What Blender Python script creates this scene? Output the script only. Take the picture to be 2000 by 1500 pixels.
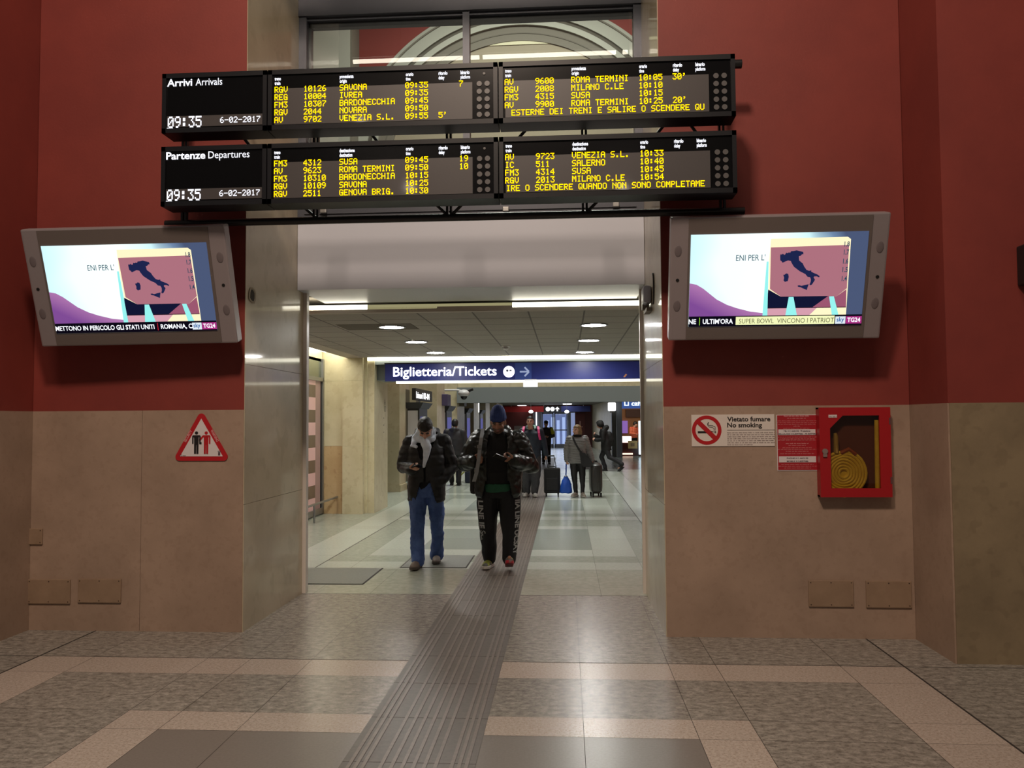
import bpy, bmesh, math, random
import numpy as np
from mathutils import Vector, Matrix, noise as mnoise

random.seed(7)
C = bpy.context.scene.collection
for o in list(bpy.data.objects):
    bpy.data.objects.remove(o)

# ------------------------------------------------------------------ camera
F, H = 1600.0, 1.65
def _n(v):
    v = np.array(v, float); return v / np.linalg.norm(v)
Yc = _n((105, -72, F))
_u = np.array([-.0065, 1, 0.]); _u[2] = -(_u[0] * 105 - _u[1] * 72) / F
Zc = _n(_u); Xc = np.cross(Zc, Yc)
if Xc[0] < 0: Xc = -Xc
M = np.column_stack([Xc, Yc, Zc])
cam_d = bpy.data.cameras.new('camera'); cam = bpy.data.objects.new('camera', cam_d); C.objects.link(cam)
cam_d.sensor_width = 36; cam_d.lens = 36 * F / 2000; cam_d.clip_end = 200; cam_d.clip_start = .05
mw = Matrix.Identity(4)
for i in range(3):
    mw[i][0] = M[0, i]; mw[i][1] = M[1, i]; mw[i][2] = -M[2, i]
mw[2][3] = H
cam.matrix_world = mw
bpy.context.scene.camera = cam

def _ray(px, py): return M.T @ _n((px - 1000, 750 - py, F))
def P(px, py, Y):
    d = _ray(px, py); return np.array([0, 0, H]) + d * (Y / d[1])
def PX(px, py, X):
    d = _ray(px, py); return np.array([0, 0, H]) + d * (X / d[0])
def G(px, py, z=0.):
    d = _ray(px, py); return np.array([0, 0, H]) + d * ((z - H) / d[2])

# ------------------------------------------------------------------ exposure, world, lights
vs = bpy.context.scene.view_settings
bpy.context.scene.display_settings.display_device = 'sRGB'
vs.view_transform = 'Standard'; vs.look = 'None'; vs.gamma = 1; vs.use_curve_mapping = False; vs.exposure = 0.0
world = bpy.data.worlds.new('world'); bpy.context.scene.world = world; world.use_nodes = True
world.node_tree.nodes['Background'].inputs[0].default_value = (1.0, .86, .76, 1)
world.node_tree.nodes['Background'].inputs[1].default_value = .085

def area(name, loc, target, sx, sy, power, col):
    l = bpy.data.lights.new(name, 'AREA'); l.shape = 'RECTANGLE'; l.size = sx; l.size_y = sy
    l.energy = power; l.color = col
    o = bpy.data.objects.new(name, l); C.objects.link(o); o.location = loc
    o.rotation_euler = (Vector(target) - Vector(loc)).to_track_quat('-Z', 'Y').to_euler()
    return o
WARM = (1.0, .79, .63)
area('hall_lamp_light', (-.9, .6, 7.75), (-.9, 5.5, 1.5), .7, .7, 335, WARM)
area('hall_lamp_light', (-1.0, -6.0, 15.5), (-.9, 4, 1.0), 3., 2., 460, WARM)
area('concourse_fill', (-1.0, 21, 17), (-1.0, 19, 0), 6, 8, 2600, (.95, 1.0, .93))  # unseen area light, added to light the tall concourse
area('concourse_fill', (-3, 21, 18.5), (-3, 27, 12.5), 5, 2, 130, (1.0, .95, .84))  # unseen light aimed at the arch wall, added to brighten it
area('far_concourse_light', (-.9, 40, 2.58), (-.9, 40, 0), 3.5, 16, 110, (.92, .95, 1.0))
area('far_daylight', (-.75, 50.6, 1.3), (-.75, 40, 1.0), 2.2, 2.0, 12, (.75, .83, 1.0))

# ------------------------------------------------------------------ materials
def lin(c):
    r = []
    for v in c[:3]:
        v = v / 255.
        r.append(v / 12.92 if v <= .04045 else ((v + .055) / 1.055) ** 2.4)
    return (r[0], r[1], r[2], 1)

_mats = {}
def mat(name, rgb=(128, 128, 128), rough=.55, metal=0., coat=0., noise=None, rgb2=None, bump=None, island=0., spec=.5, stretch=None, speck=None, contrast=None):
    """noise=(scale, detail): mixes rgb and rgb2; speck=(scale, rgb, amount); bump=(scale, strength)."""
    if name in _mats: return _mats[name]
    m = bpy.data.materials.new(name); m.use_nodes = True; _mats[name] = m
    nt = m.node_tree; N = nt.nodes; L = nt.links
    b = N['Principled BSDF']
    b.inputs['Base Color'].default_value = lin(rgb); b.inputs['Roughness'].default_value = rough
    b.inputs['Metallic'].default_value = metal; b.inputs['Coat Weight'].default_value = coat
    b.inputs['Coat Roughness'].default_value = .06
    b.inputs['Specular IOR Level'].default_value = spec
    tc = N.new('ShaderNodeTexCoord'); src = tc.outputs['Object']
    if stretch:
        mp = N.new('ShaderNodeMapping'); mp.inputs['Scale'].default_value = stretch
        L.new(src, mp.inputs['Vector']); src = mp.outputs['Vector']
    col = None
    if noise:
        t = N.new('ShaderNodeTexNoise'); t.inputs['Scale'].default_value = noise[0]; t.inputs['Detail'].default_value = noise[1]
        t.inputs['Roughness'].default_value = .65
        L.new(src, t.inputs['Vector'])
        r = N.new('ShaderNodeValToRGB'); lo, hi = contrast or (.35, .65)
        r.color_ramp.elements[0].position = lo; r.color_ramp.elements[1].position = hi
        r.color_ramp.elements[0].color = lin(rgb); r.color_ramp.elements[1].color = lin(rgb2 or rgb)
        L.new(t.outputs['Fac'], r.inputs['Fac']); col = r.outputs['Color']
    if speck:
        t = N.new('ShaderNodeTexNoise'); t.inputs['Scale'].default_value = speck[0]; t.inputs['Detail'].default_value = 2
        L.new(src, t.inputs['Vector'])
        r = N.new('ShaderNodeValToRGB'); r.color_ramp.elements[0].position = .57; r.color_ramp.elements[1].position = .64
        r.color_ramp.elements[0].color = (0, 0, 0, 1); r.color_ramp.elements[1].color = (speck[2],) * 3 + (1,)
        L.new(t.outputs['Fac'], r.inputs['Fac'])
        mx = N.new('ShaderNodeMixRGB'); L.new(r.outputs['Color'], mx.inputs['Fac'])
        if col: L.new(col, mx.inputs[1])
        else: mx.inputs[1].default_value = lin(rgb)
        mx.inputs[2].default_value = lin(speck[1]); col = mx.outputs['Color']
    if island:
        g = N.new('ShaderNodeNewGeometry'); mr = N.new('ShaderNodeMapRange')
        mr.inputs['To Min'].default_value = 1 - island; mr.inputs['To Max'].default_value = 1 + island
        L.new(g.outputs['Random Per Island'], mr.inputs['Value'])
        hs = N.new('ShaderNodeHueSaturation'); L.new(mr.outputs['Result'], hs.inputs['Value'])
        if col: L.new(col, hs.inputs['Color'])
        else: hs.inputs['Color'].default_value = lin(rgb)
        col = hs.outputs['Color']
    if col: L.new(col, b.inputs['Base Color'])
    if bump:
        t = N.new('ShaderNodeTexNoise'); t.inputs['Scale'].default_value = bump[0]; t.inputs['Detail'].default_value = 4
        L.new(src, t.inputs['Vector'])
        bp = N.new('ShaderNodeBump'); bp.inputs['Strength'].default_value = bump[1]; bp.inputs['Distance'].default_value = .01
        L.new(t.outputs['Fac'], bp.inputs['Height']); L.new(bp.outputs['Normal'], b.inputs['Normal'])
    return m

def emit(name, rgb, strength, sample=False):
    if name in _mats: return _mats[name]
    m = bpy.data.materials.new(name); m.use_nodes = True; _mats[name] = m
    nt = m.node_tree
    e = nt.nodes.new('ShaderNodeEmission'); e.inputs[0].default_value = lin(rgb); e.inputs[1].default_value = strength
    nt.links.new(e.outputs[0], nt.nodes['Material Output'].inputs[0])
    if not sample: m.cycles.emission_sampling = 'NONE'
    return m

def glass(name, tint=(255, 255, 255), rough=0., mixf=.08):
    """thin pane: mostly transparent with a Fresnel mirror on top"""
    m = bpy.data.materials.new(name); m.use_nodes = True
    nt = m.node_tree; N = nt.nodes; L = nt.links; N.remove(N['Principled BSDF'])
    t = N.new('ShaderNodeBsdfTransparent'); t.inputs[0].default_value = lin(tint)
    g = N.new('ShaderNodeBsdfGlossy'); g.inputs['Roughness'].default_value = rough
    lw = N.new('ShaderNodeLayerWeight'); pw = N.new('ShaderNodeMath'); pw.operation = 'POWER'; pw.inputs[1].default_value = 5; L.new(lw.outputs['Facing'], pw.inputs[0])
    ad = N.new('ShaderNodeMath'); ad.operation = 'MULTIPLY_ADD'; ad.inputs[1].default_value = .9; ad.inputs[2].default_value = mixf; L.new(pw.outputs[0], ad.inputs[0])
    x = N.new('ShaderNodeMixShader'); L.new(ad.outputs[0], x.inputs[0]); L.new(t.outputs[0], x.inputs[1]); L.new(g.outputs[0], x.inputs[2])
    L.new(x.outputs[0], N['Material Output'].inputs[0])
    return m

RED = mat('red_wall_paint', (119, 44, 37), .62, noise=(1.3, 5), rgb2=(130, 50, 41), bump=(60, .05))
STONE = mat('pink_wall_stone', (146, 124, 107), .5, noise=(1.6, 9), rgb2=(164, 140, 122), speck=(22, (126, 100, 83), .16), island=.05, bump=(40, .06))
MARBLE = mat('polished_yellow_marble', (182, 170, 144), .42, noise=(1.4, 7), rgb2=(198, 186, 160), coat=.6, speck=(5, (160, 146, 120), .3), spec=.3)
LEDGE = mat('grey_lining', (206, 198, 190), .35)
GRAN = mat('grey_granite', (104, 100, 94), .27, noise=(17, 9), rgb2=(180, 175, 166), island=.06, stretch=(1, 1.6, 1), contrast=(.34, .78), speck=(60, (70, 65, 58), .45))
BAND = mat('beige_granite', (162, 151, 141), .27, noise=(55, 4), rgb2=(186, 174, 164), island=.05, speck=(90, (132, 108, 92), .5))
SLAB = mat('dark_smooth_slab', (112, 106, 101), .3, noise=(70, 3), rgb2=(121, 115, 110), island=.04)
CGRAN = mat('concourse_granite', (154, 161, 149), .2, noise=(14, 6), rgb2=(172, 178, 166), island=.05)
CBAND = mat('concourse_light_stone', (180, 187, 176), .2, noise=(30, 4), rgb2=(192, 197, 186), island=.04)
CSLAB = mat('concourse_dark_slab', (146, 154, 146), .2, noise=(40, 3), rgb2=(154, 162, 153), island=.04)
GAP = mat('dark_joint', (46, 40, 36), .8)
TACT = mat('tactile_stone', (84, 76, 71), .42, noise=(30, 4), rgb2=(96, 87, 81), island=.06)
LINTEL = mat('white_lintel_panel', (206, 210, 222), .38)
DGREY = mat('grey_window_frame', (74, 77, 86), .4, metal=.3)
YSTONE = mat('yellow_column_stone', (192, 181, 146), .38, noise=(1.6, 7), rgb2=(208, 198, 166), speck=(7, (170, 153, 116), .3))
YSTONE2 = mat('tan_column_stone', (188, 158, 116), .4, noise=(4, 7), rgb2=(200, 172, 130), speck=(9, (160, 124, 84), .5))
BLACK = mat('black_board_shell', (17, 18, 23), .4, spec=.35)
SCRB = mat('black_board_screen', (8, 8, 10), .2, spec=.3)
SCRG = mat('grey_led_matrix', (66, 62, 62), .45, coat=.35)
PIPE = mat('dark_steel_pipe', (58, 57, 58), .3, metal=.7)
SILVER = mat('silver_plastic', (150, 140, 142), .38, metal=.25)
SILVER2 = mat('grey_bezel', (112, 102, 98), .4, metal=.2)
WHITEP = mat('white_plastic', (205, 205, 205), .4)
STEEL = mat('brushed_steel', (150, 150, 148), .35, metal=.8)
DARKP = mat('black_plastic', (22, 22, 24), .4)
GREYB = mat('grey_beam_paint', (122, 130, 130), .5)
CEILT = mat('mineral_ceiling_tile', (160, 154, 144), .8, noise=(60, 3), rgb2=(150, 144, 134), island=.035)
CEILG = mat('ceiling_grid', (92, 86, 80), .7)
CEILB = mat('ceiling_border', (176, 166, 152), .6)
AMBER = emit('amber_led', (255, 206, 0), 2.1)
WLED = emit('white_led', (236, 240, 255), 1.3)
WTXT = emit('lit_white_text', (245, 245, 255), 1.5)
TUBE = emit('fluorescent_tube', (255, 244, 222), 14, True)
COVE = emit('cove_light', (255, 249, 226), 6.5, True)
COVED = emit('lit_trough_wall', (196, 188, 140), .55, True)  # lit trough wall between the bright ends, its light put into a glow
DOWN = emit('downlight_diffuser', (255, 253, 248), 110, True)
LAMPW = emit('lamp_white', (250, 252, 255), 2.5)

# ------------------------------------------------------------------ mesh helpers
class MB:
    def __init__(s): s.v = []; s.f = []; s.m = []; s.cur = 0
    def add(s, vs, fs):
        o = len(s.v); s.v += [tuple(map(float, v)) for v in vs]
        for f in fs: s.f.append([i + o for i in f]); s.m.append(s.cur)
        return s
    def box(s, x0, x1, y0, y1, z0, z1):
        v = [(x0, y0, z0), (x1, y0, z0), (x1, y1, z0), (x0, y1, z0), (x0, y0, z1), (x1, y0, z1), (x1, y1, z1), (x0, y1, z1)]
        return s.add(v, [(0, 3, 2, 1), (4, 5, 6, 7), (0, 1, 5, 4), (1, 2, 6, 5), (2, 3, 7, 6), (3, 0, 4, 7)])
    def bbox(s, x0, x1, y0, y1, z0, z1, b=.01):
        """box with bevelled edges"""
        bm = bmesh.new(); bmesh.ops.create_cube(bm, size=1)
        for v in bm.verts:
            v.co = ((x0 + x1) / 2 + v.co.x * (x1 - x0), (y0 + y1) / 2 + v.co.y * (y1 - y0), (z0 + z1) / 2 + v.co.z * (z1 - z0))
        bmesh.ops.bevel(bm, geom=bm.edges[:], offset=b, segments=2, affect='EDGES', profile=.6)
        bm.verts.index_update()
        s.add([v.co[:] for v in bm.verts], [[v.index for v in f.verts] for f in bm.faces]); bm.free(); return s
    def quad(s, a, b, c, d): return s.add([a, b, c, d], [(0, 1, 2, 3)])
    def prism(s, poly, y0, y1):
        """polygon [(x,z)] (counter-clockwise seen from -Y) extruded from y0 (front) to y1"""
        n = len(poly)
        v = [(x, y0, z) for x, z in poly] + [(x, y1, z) for x, z in poly]
        return s.add(v, [list(range(n)), list(range(2 * n - 1, n - 1, -1))] + [(i, i + n, (i + 1) % n + n, (i + 1) % n) for i in range(n)])
    def tube(s, pts, r, seg=10, cap=True):
        pts = [Vector(p) for p in pts]; n = len(pts)
        rs = r if isinstance(r, (list, tuple)) else [r] * n
        rings = []; up = None
        for i in range(n):
            d = (pts[min(i + 1, n - 1)] - pts[max(i - 1, 0)]).normalized()
            if up is None:
                up = Vector((0, 0, 1)) if abs(d.z) < .9 else Vector((1, 0, 0))
            a = d.cross(up).normalized(); b = a.cross(d).normalized(); up = b
            rings.append([pts[i] + (a * math.cos(t) + b * math.sin(t)) * rs[i] for t in [2 * math.pi * k / seg for k in range(seg)]])
        v = [p for rg in rings for p in rg]; f = []
        for i in range(n - 1):
            for k in range(seg):
                f.append((i * seg + k, i * seg + (k + 1) % seg, (i + 1) * seg + (k + 1) % seg, (i + 1) * seg + k))
        if cap: f += [list(range(seg - 1, -1, -1)), list(range((n - 1) * seg, n * seg))]
        return s.add(v, f)
    def loft(s, rings, cap=True):
        seg = len(rings[0]); v = [p for r in rings for p in r]; f = []
        for i in range(len(rings) - 1):
            for k in range(seg):
                f.append((i * seg + k, i * seg + (k + 1) % seg, (i + 1) * seg + (k + 1) % seg, (i + 1) * seg + k))
        if cap: f += [list(range(seg - 1, -1, -1)), list(range((len(rings) - 1) * seg, len(rings) * seg))]
        return s.add(v, f)
    def ell(s, c, r, rot=None, seg=14, rg=9):
        v = []; f = []
        for i in range(1, rg):
            th = math.pi * i / rg
            for k in range(seg):
                ph = 2 * math.pi * k / seg
                p = Vector((r[0] * math.sin(th) * math.cos(ph), r[1] * math.sin(th) * math.sin(ph), r[2] * math.cos(th)))
                if rot is not None: p = rot @ p
                v.append(p + Vector(c))
        for i in range(rg - 2):
            for k in range(seg):
                f.append((i * seg + k, (i + 1) * seg + k, (i + 1) * seg + (k + 1) % seg, i * seg + (k + 1) % seg))
        t = Vector((0, 0, r[2])); t = rot @ t if rot is not None else t
        v.append(Vector(c) + t); v.append(Vector(c) - t); a = len(v) - 2
        for k in range(seg):
            f.append((a, k, (k + 1) % seg)); o = (rg - 2) * seg
            f.append((a + 1, o + (k + 1) % seg, o + k))
        return s.add(v, f)
    def disc(s, c, r, axis='y', seg=28, thick=.004, r2=None):
        """disc facing -Y (axis y) or -Z (axis z), or a ring when r2 is given"""
        v = []; cx, cy, cz = c
        def pt(rr, t, d):
            if axis == 'y': return (cx + rr * math.cos(t), cy + d, cz + rr * math.sin(t))
            return (cx + rr * math.cos(t), cy + rr * math.sin(t), cz + d)
        ts = [2 * math.pi * k / seg for k in range(seg)]
        if r2 is None:
            v = [pt(r, t, 0) for t in ts] + [pt(r, t, thick) for t in ts]
            f = [list(range(seg)), list(range(2 * seg - 1, seg - 1, -1))] + [(k, k + seg, (k + 1) % seg + seg, (k + 1) % seg) for k in range(seg)]
        else:
            v = [pt(r, t, 0) for t in ts] + [pt(r2, t, 0) for t in ts] + [pt(r, t, thick) for t in ts] + [pt(r2, t, thick) for t in ts]
            f = []
            for k in range(seg):
                j = (k + 1) % seg
                f += [(k, j, seg + j, seg + k), (2 * seg + k, 3 * seg + k, 3 * seg + j, 2 * seg + j), (k, 2 * seg + k, 2 * seg + j, j), (seg + k, seg + j, 3 * seg + j, 3 * seg + k)]
        return s.add(v, f)
    def mesh(s, name, mats, smooth=False):
        me = bpy.data.meshes.new(name); me.from_pydata(s.v, [], s.f)
        for m in (mats if isinstance(mats, (list, tuple)) else [mats]): me.materials.append(m)
        me.polygons.foreach_set('material_index', s.m)
        if smooth: me.polygons.foreach_set('use_smooth', [True] * len(s.f))
        me.validate(); me.update(); return me
    def build(s, name, mats, parent=None, smooth=False, world=False):
        o = bpy.data.objects.new(name, s.mesh(name, mats, smooth)); C.objects.link(o)
        if parent is not None: attach(o, parent, world)
        if smooth:
            try:
                md = o.modifiers.new('es', 'EDGE_SPLIT'); md.split_angle = math.radians(40)
            except Exception: pass
        return o

def attach(o, parent, world=False):
    o.parent = parent
    if world:
        # own coordinates are world coordinates: cancel the ancestors' placement
        loc = Vector((0, 0, 0)); p = parent
        while p is not None: loc += p.location if p.rotation_euler == type(p.rotation_euler)((0, 0, 0)) else p.location; p = p.parent
        o.location = -loc

def tag(o, label, cat, group=None, kind=None):
    o['label'] = label; o['category'] = cat
    if group: o['group'] = group
    if kind: o['kind'] = kind
    return o

def thing(name, label, cat, loc=(0, 0, 0), group=None, rot=(0, 0, 0)):
    o = bpy.data.objects.new(name, None); C.objects.link(o); o.location = [float(a) for a in loc]; o.rotation_euler = rot
    o.empty_display_size = .1
    return tag(o, label, cat, group)

def struct(name, mb, mats, smooth=False, label=None):
    o = mb.build(name, mats, smooth=smooth); o['kind'] = 'structure'
    if label: o['label'] = label
    return o

def dup(root, loc, label, group=None):
    r = root.copy(); C.objects.link(r); r.location = [float(a) for a in loc]; r['label'] = label
    if group: r['group'] = group
    for ch in list(root.children):
        c = ch.copy(); C.objects.link(c); c.parent = r
        for g in list(ch.children):
            d = g.copy(); C.objects.link(d); d.parent = c
    return r

def text_mesh(body, size, bold=0., align='LEFT', sx=1., space=1., ext=.0015):
    """returns verts, faces of the text lying in the XZ plane (readable from -Y), origin at the baseline"""
    cu = bpy.data.curves.new('t', 'FONT'); cu.body = body; cu.size = size; cu.offset = bold; cu.align_x = align
    cu.space_character = space; cu.resolution_u = 3; cu.extrude = 0.
    ob = bpy.data.objects.new('t', cu); C.objects.link(ob)
    dg = bpy.context.evaluated_depsgraph_get()
    me = ob.evaluated_get(dg).to_mesh()
    v = [(p.co.x * sx, 0., p.co.y) for p in me.vertices]; f = [list(p.vertices) for p in me.polygons]
    ob.evaluated_get(dg).to_mesh_clear()
    bpy.data.objects.remove(ob); bpy.data.curves.remove(cu)
    return v, f
def put_text(mb, body, x, y, z, width=None, size=.05, bold=0., align='LEFT', rot=0., space=1.):
    v, f = text_mesh(body, size, bold, align, 1., space)
    if not v: return mb
    if width:
        x0 = min(p[0] for p in v); x1 = max(p[0] for p in v); k = width / max(1e-6, x1 - x0)
        if align == 'LEFT': v = [((p[0] - x0) * k, 0, p[2]) for p in v]
        else: v = [((p[0] - (x0 + x1) / 2) * k, 0, p[2]) for p in v]
    c, s_ = math.cos(rot), math.sin(rot)
    v = [(x + p[0] * c - p[2] * s_, y, z + p[0] * s_ + p[2] * c) for p in v]
    return mb.add(v, f)

def word_bars(mb, x, y, z, width, h, seed):
    """a line of print too small to read: word-sized strokes"""
    r = random.Random(seed); a = x
    while a < x + width - .004:
        l = min(r.uniform(.010, .034), x + width - a); b = a
        while b < a + l:
            c = min(b + r.uniform(.0016, .0034), a + l); hh = h * r.choice((.7, .7, .7, 1.0))
            mb.quad((b, y, z), (c, y, z), (c, y, z + hh), (b, y, z + hh)); b = c + .0011
        a += l + .006
FONT = {
'A':'0E11111F111111','B':'1E11111E11111E','C':'0E11101010110E','D':'1E11111111111E','E':'1F10101E10101F','F':'1F10101E101010','G':'0E11101713110F',
'H':'1111111F111111','I':'0E04040404040E','J':'0702020202120C','K':'11121418141211','L':'1010101010101F','M':'111B1515111111','N':'11191513111111','O':'0E11111111110E',
'P':'1E11111E101010','Q':'0E11111115120D','R':'1E11111E141211','S':'0F10100E01011E','T':'1F040404040404','U':'1111111111110E','V':'11111111110A04','W':'11111115151B11',
'X':'11110A040A1111','Y':'11110A04040404','Z':'1F01020408101F','0':'0E11131519110E','1':'040C040404040E','2':'0E11010204081F','3':'1F02040201110E','4':'02060A121F0202',
'5':'1F101E0101110E','6':'0608101E11110E','7':'1F010204080808','8':'0E11110E11110E','9':'0E11110F01020C',':':'000C0C000C0C00','.':'00000000000C0C','-':'0000001F000000',"'":'0C040800000000',' ':'00000000000000'}
def led(mb, s, x, y, z, pitch, h):
    """dot-matrix text, top left at (x, z)"""
    dx = pitch / 6.; dz = h / 7.
    for i, ch in enumerate(s):
        g = FONT.get(ch, FONT[' '])
        for r in range(7):
            bits = int(g[2 * r:2 * r + 2], 16); c = 0
            while c < 5:
                if bits >> (4 - c) & 1:
                    e = c
                    while e < 5 and bits >> (4 - e) & 1: e += 1
                    xa = x + i * pitch + c * dx; xb = x + i * pitch + e * dx; zt = z - r * dz
                    mb.quad((xa, y, zt - dz * 1.04), (xb, y, zt - dz * 1.04), (xb, y, zt), (xa, y, zt)); c = e
                else: c += 1
    return mb
#@@STRUCT
# ================================================================== SETTING
YW = 6.39; XL, XR = -2.56, .75; XCL, XCR = -4.32, 2.60; ZW = 1.755; YB = 7.85; ZT = 8.0
# ---- near floor: cells between cut lines, each tile its own island
def floor_cells(xs, ys, rule, gapf=.0015):
    mb = MB()
    for i in range(len(xs) - 1):
        for j in range(len(ys) - 1):
            mb.cur = rule((xs[i] + xs[i + 1]) / 2, (ys[j] + ys[j + 1]) / 2)
            a, b, c, d = xs[i] + gapf, xs[i + 1] - gapf, ys[j] + gapf, ys[j + 1] - gapf
            mb.quad((a, c, 0), (b, c, 0), (b, d, 0), (a, d, 0))
    mb.cur = 0; return mb
CX = -.768
def near_rule(x, y):
    if y < 5.69:
        if -3.76 < x < 2.235:
            if not (-3.352 < x < 1.815 and y < 5.335): return 1
            if -2.525 < x < .99 and y < 4.65:
                if not (-2.214 < x < .676 and y < 4.37): return 1
                return 2
    return 0
xs = sorted({-9, -7.2, -5.5, -4.5, -3.76, -3.352, -2.525, -2.214, -1.78, -1.1, -.45, .08, .676, .99, 1.815, 2.235, 3.6, 5, 7})
ys = sorted({-8, -5, -3.2, -1.6, -.4, .8, 1.9, 2.9, 3.7, 4.37, 4.65, 5.335, 5.69, 6.6, YB})
struct('floor', floor_cells(xs, ys, near_rule), [GRAN, BAND, SLAB], label='grey granite station floor with beige inlaid bands')
# ---- concourse floor
def conc_rule(x, y):
    if y > 9.2:
        t = (y - 9.2) % 4.6
        if x < -2.86 or x > 1.2: return 1 if (-3.4 < x < -2.86 or 1.2 < x < 1.7) else 0
        if t < .47: return 1
        if .9 < t < 3.75 and -2.45 < x < .84:
            return 2 if (1.4 < t < 3.4 and -1.9 < x < .32) else 1
    return 0
xs = sorted({-12, -8, -6, -4.4, -3.4, -2.86, -2.45, -1.9, -1.1, -.45, .32, .84, 1.2, 1.7, 3, 4.5, 6, 9})
ys = [YB, 8.35, 9.2]
while ys[-1] < 58:
    b = ys[-1]; ys += [b + .47, b + .9, b + 1.4, b + 2.4, b + 3.4, b + 3.75, b + 4.6]
struct('floor_concourse', floor_cells(xs, ys, conc_rule), [CGRAN, CBAND, CSLAB], label='pale stone concourse floor beyond the opening')
sub = MB(); sub.quad((-14, -9, -.004), (10, -9, -.004), (10, 58, -.004), (-14, 58, -.004)); struct('floor_joints', sub, GAP)
# expansion joints
j = MB()
for x, y0, y1 in ((-3.76, -8, YW), (2.235, -8, YW), (-2.86, 9.2, 50), (1.2, YB, 50)): j.box(x - .006, x + .006, y0, y1, -.01, .0015)
for y in (5.69, YB): j.box(-6 if y < 6 else XL, 4 if y < 6 else XR, y - .003, y + .003, -.01, .0012)
struct('floor_expansion_joints', j, GAP)

# ---- walls of the near hall
def stone_face(mb, x0, x1, z0, z1, y0, y1, joints, gap=.003):
    xs = [x0] + joints + [x1]
    for a, b in zip(xs[:-1], xs[1:]): mb.box(a + gap / 2, b - gap / 2, y0, y1, z0, z1)
w = MB(); stone_face(w, XCL, XL - .004, 0, ZW, YW, YW + .4, [-3.40]); 
w.cur = 1; w.box(XCL, XL - .004, YW + .004, YW + .4, ZW, ZT); w.cur = 0
struct('wall_left', w, [STONE, RED], label='red painted wall over pink stone dado left of the opening')
w = MB(); stone_face(w, XR + .004, XCR, 0, ZW, YW, YW + .4, [])
w.cur = 1; w.box(XR + .004, XCR, YW + .004, YW + .4, ZW, ZT); w.cur = 0
struct('wall_right', w, [STONE, RED], label='red painted wall over pink stone dado right of the opening')
w = MB(); w.box(XCL - 4, XCL, 5.77, YW + .5, 0, ZW); w.cur = 1; w.box(XCL - 4, XCL - .004, 5.774, YW + .5, ZW, ZT)
struct('wall_left_pier', w, [STONE, RED])
STONEG = mat('greenish_wall_stone', (124, 109, 86), .5, noise=(2.2, 8), rgb2=(140, 124, 98), speck=(9, (104, 88, 68), .25), bump=(40, .06))
w = MB(); w.box(XCR, XCR + .012, 5.775, YW + .5, 0, ZW); w.cur = 2; w.box(XCR + .0125, XCR + 4.5, 5.77, YW + .5, 0, ZW)
w.cur = 1; w.box(XCR + .004, XCR + 4.5, 5.774, YW + .5, ZW, ZT)
struct('wall_right_pier', w, [STONE, RED, STONEG], label='projecting red and stone pier at the right edge')

# ---- jambs of the opening (polished marble) and its grey lining
w = MB()
for za, zb2 in ((0, 1.0), (1.003, 2.12), (2.123, 3.9), (3.903, ZT)): w.box(XL - .42, XL, YW + .006, YB, za, zb2)
struct('wall_left_jamb', w, MARBLE, label='polished marble side of the opening, left')
w = MB()
for za, zb2 in ((0, 1.0), (1.003, 2.12), (2.123, 3.9), (3.903, ZT)): w.box(XR, XR + .42, YW + .006, YB + .1, za, zb2)
struct('wall_right_jamb', w, MARBLE, label='polished marble side of the opening, right')
w = MB(); w.box(XL - .1, P(598, 900, YB)[0], YB + .001, YB + .07, 0, 2.92); struct('trim_1', w, LEDGE, label='grey lining strip at the back of the marble side')
w = MB(); w.box(P(1253, 900, YB + .1)[0], XR + .1, YB + .101, YB + .16, 0, 2.92); struct('trim_2', w, LEDGE)
# lintel box over the passage
w = MB(); w.box(XL + .003, XR - .003, 7.66, 8.55, 2.92, 3.60); struct('wall_lintel', w, LINTEL, label='grey white lintel panel over the passage')
# hall soffit of the opening far above
w = MB(); w.box(XL, XR, YW, 9, 6.25, 6.6); struct('ceiling_opening_soffit', w, mat('dark_soffit', (74, 66, 60), .7))

# ---- window over the lintel
YG = 7.72
wf = MB()
zb, zt = 3.60, 5.60
wf.box(XL - .0, XL + .075, YG - .05, YG + .09, zb, zt + .1); wf.box(XR - .075, XR, YG - .05, YG + .09, zb, zt + .1)
wf.box(XL, XR, YG - .07, YG + .1, zt, zt + .28); wf.box(XL, XR, YG - .06, YG + .09, zb, zb + .13)
wf.box(XL + .07, XR - .07, YG - .075, YG - .055, zb + .05, zb + .065)
wf.box(-.955, -.89, YG - .045, YG + .06, zb + .1, zt)
wf.box(XL + .07, XR - .07, YG - .02, YG + .03, zt - .028, zt)
wf.box(XL + .07, XR - .07, YG + .03, YG + .09, zt - .075, zt - .02); wf.box(XL + .07, XL + .10, YG + .03, YG + .09, zb, zt)
wo = struct('window_1', wf, DGREY, label='grey framed glass window above the lintel')
pn = MB(); pn.quad((XL + .05, YG + .012, zb + .1), (XR - .05, YG + .012, zb + .1), (XR - .05, YG + .012, zt), (XL + .05, YG + .012, zt))
pn.build('window_pane', glass('window_glass', (225, 228, 222)), wo)
w = MB(); w.box(XL, XR, YG - .07, YG + .3, zt + .28, 6.3); struct('wall_over_window', w, mat('dark_panel', (64, 58, 52), .6))

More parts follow.
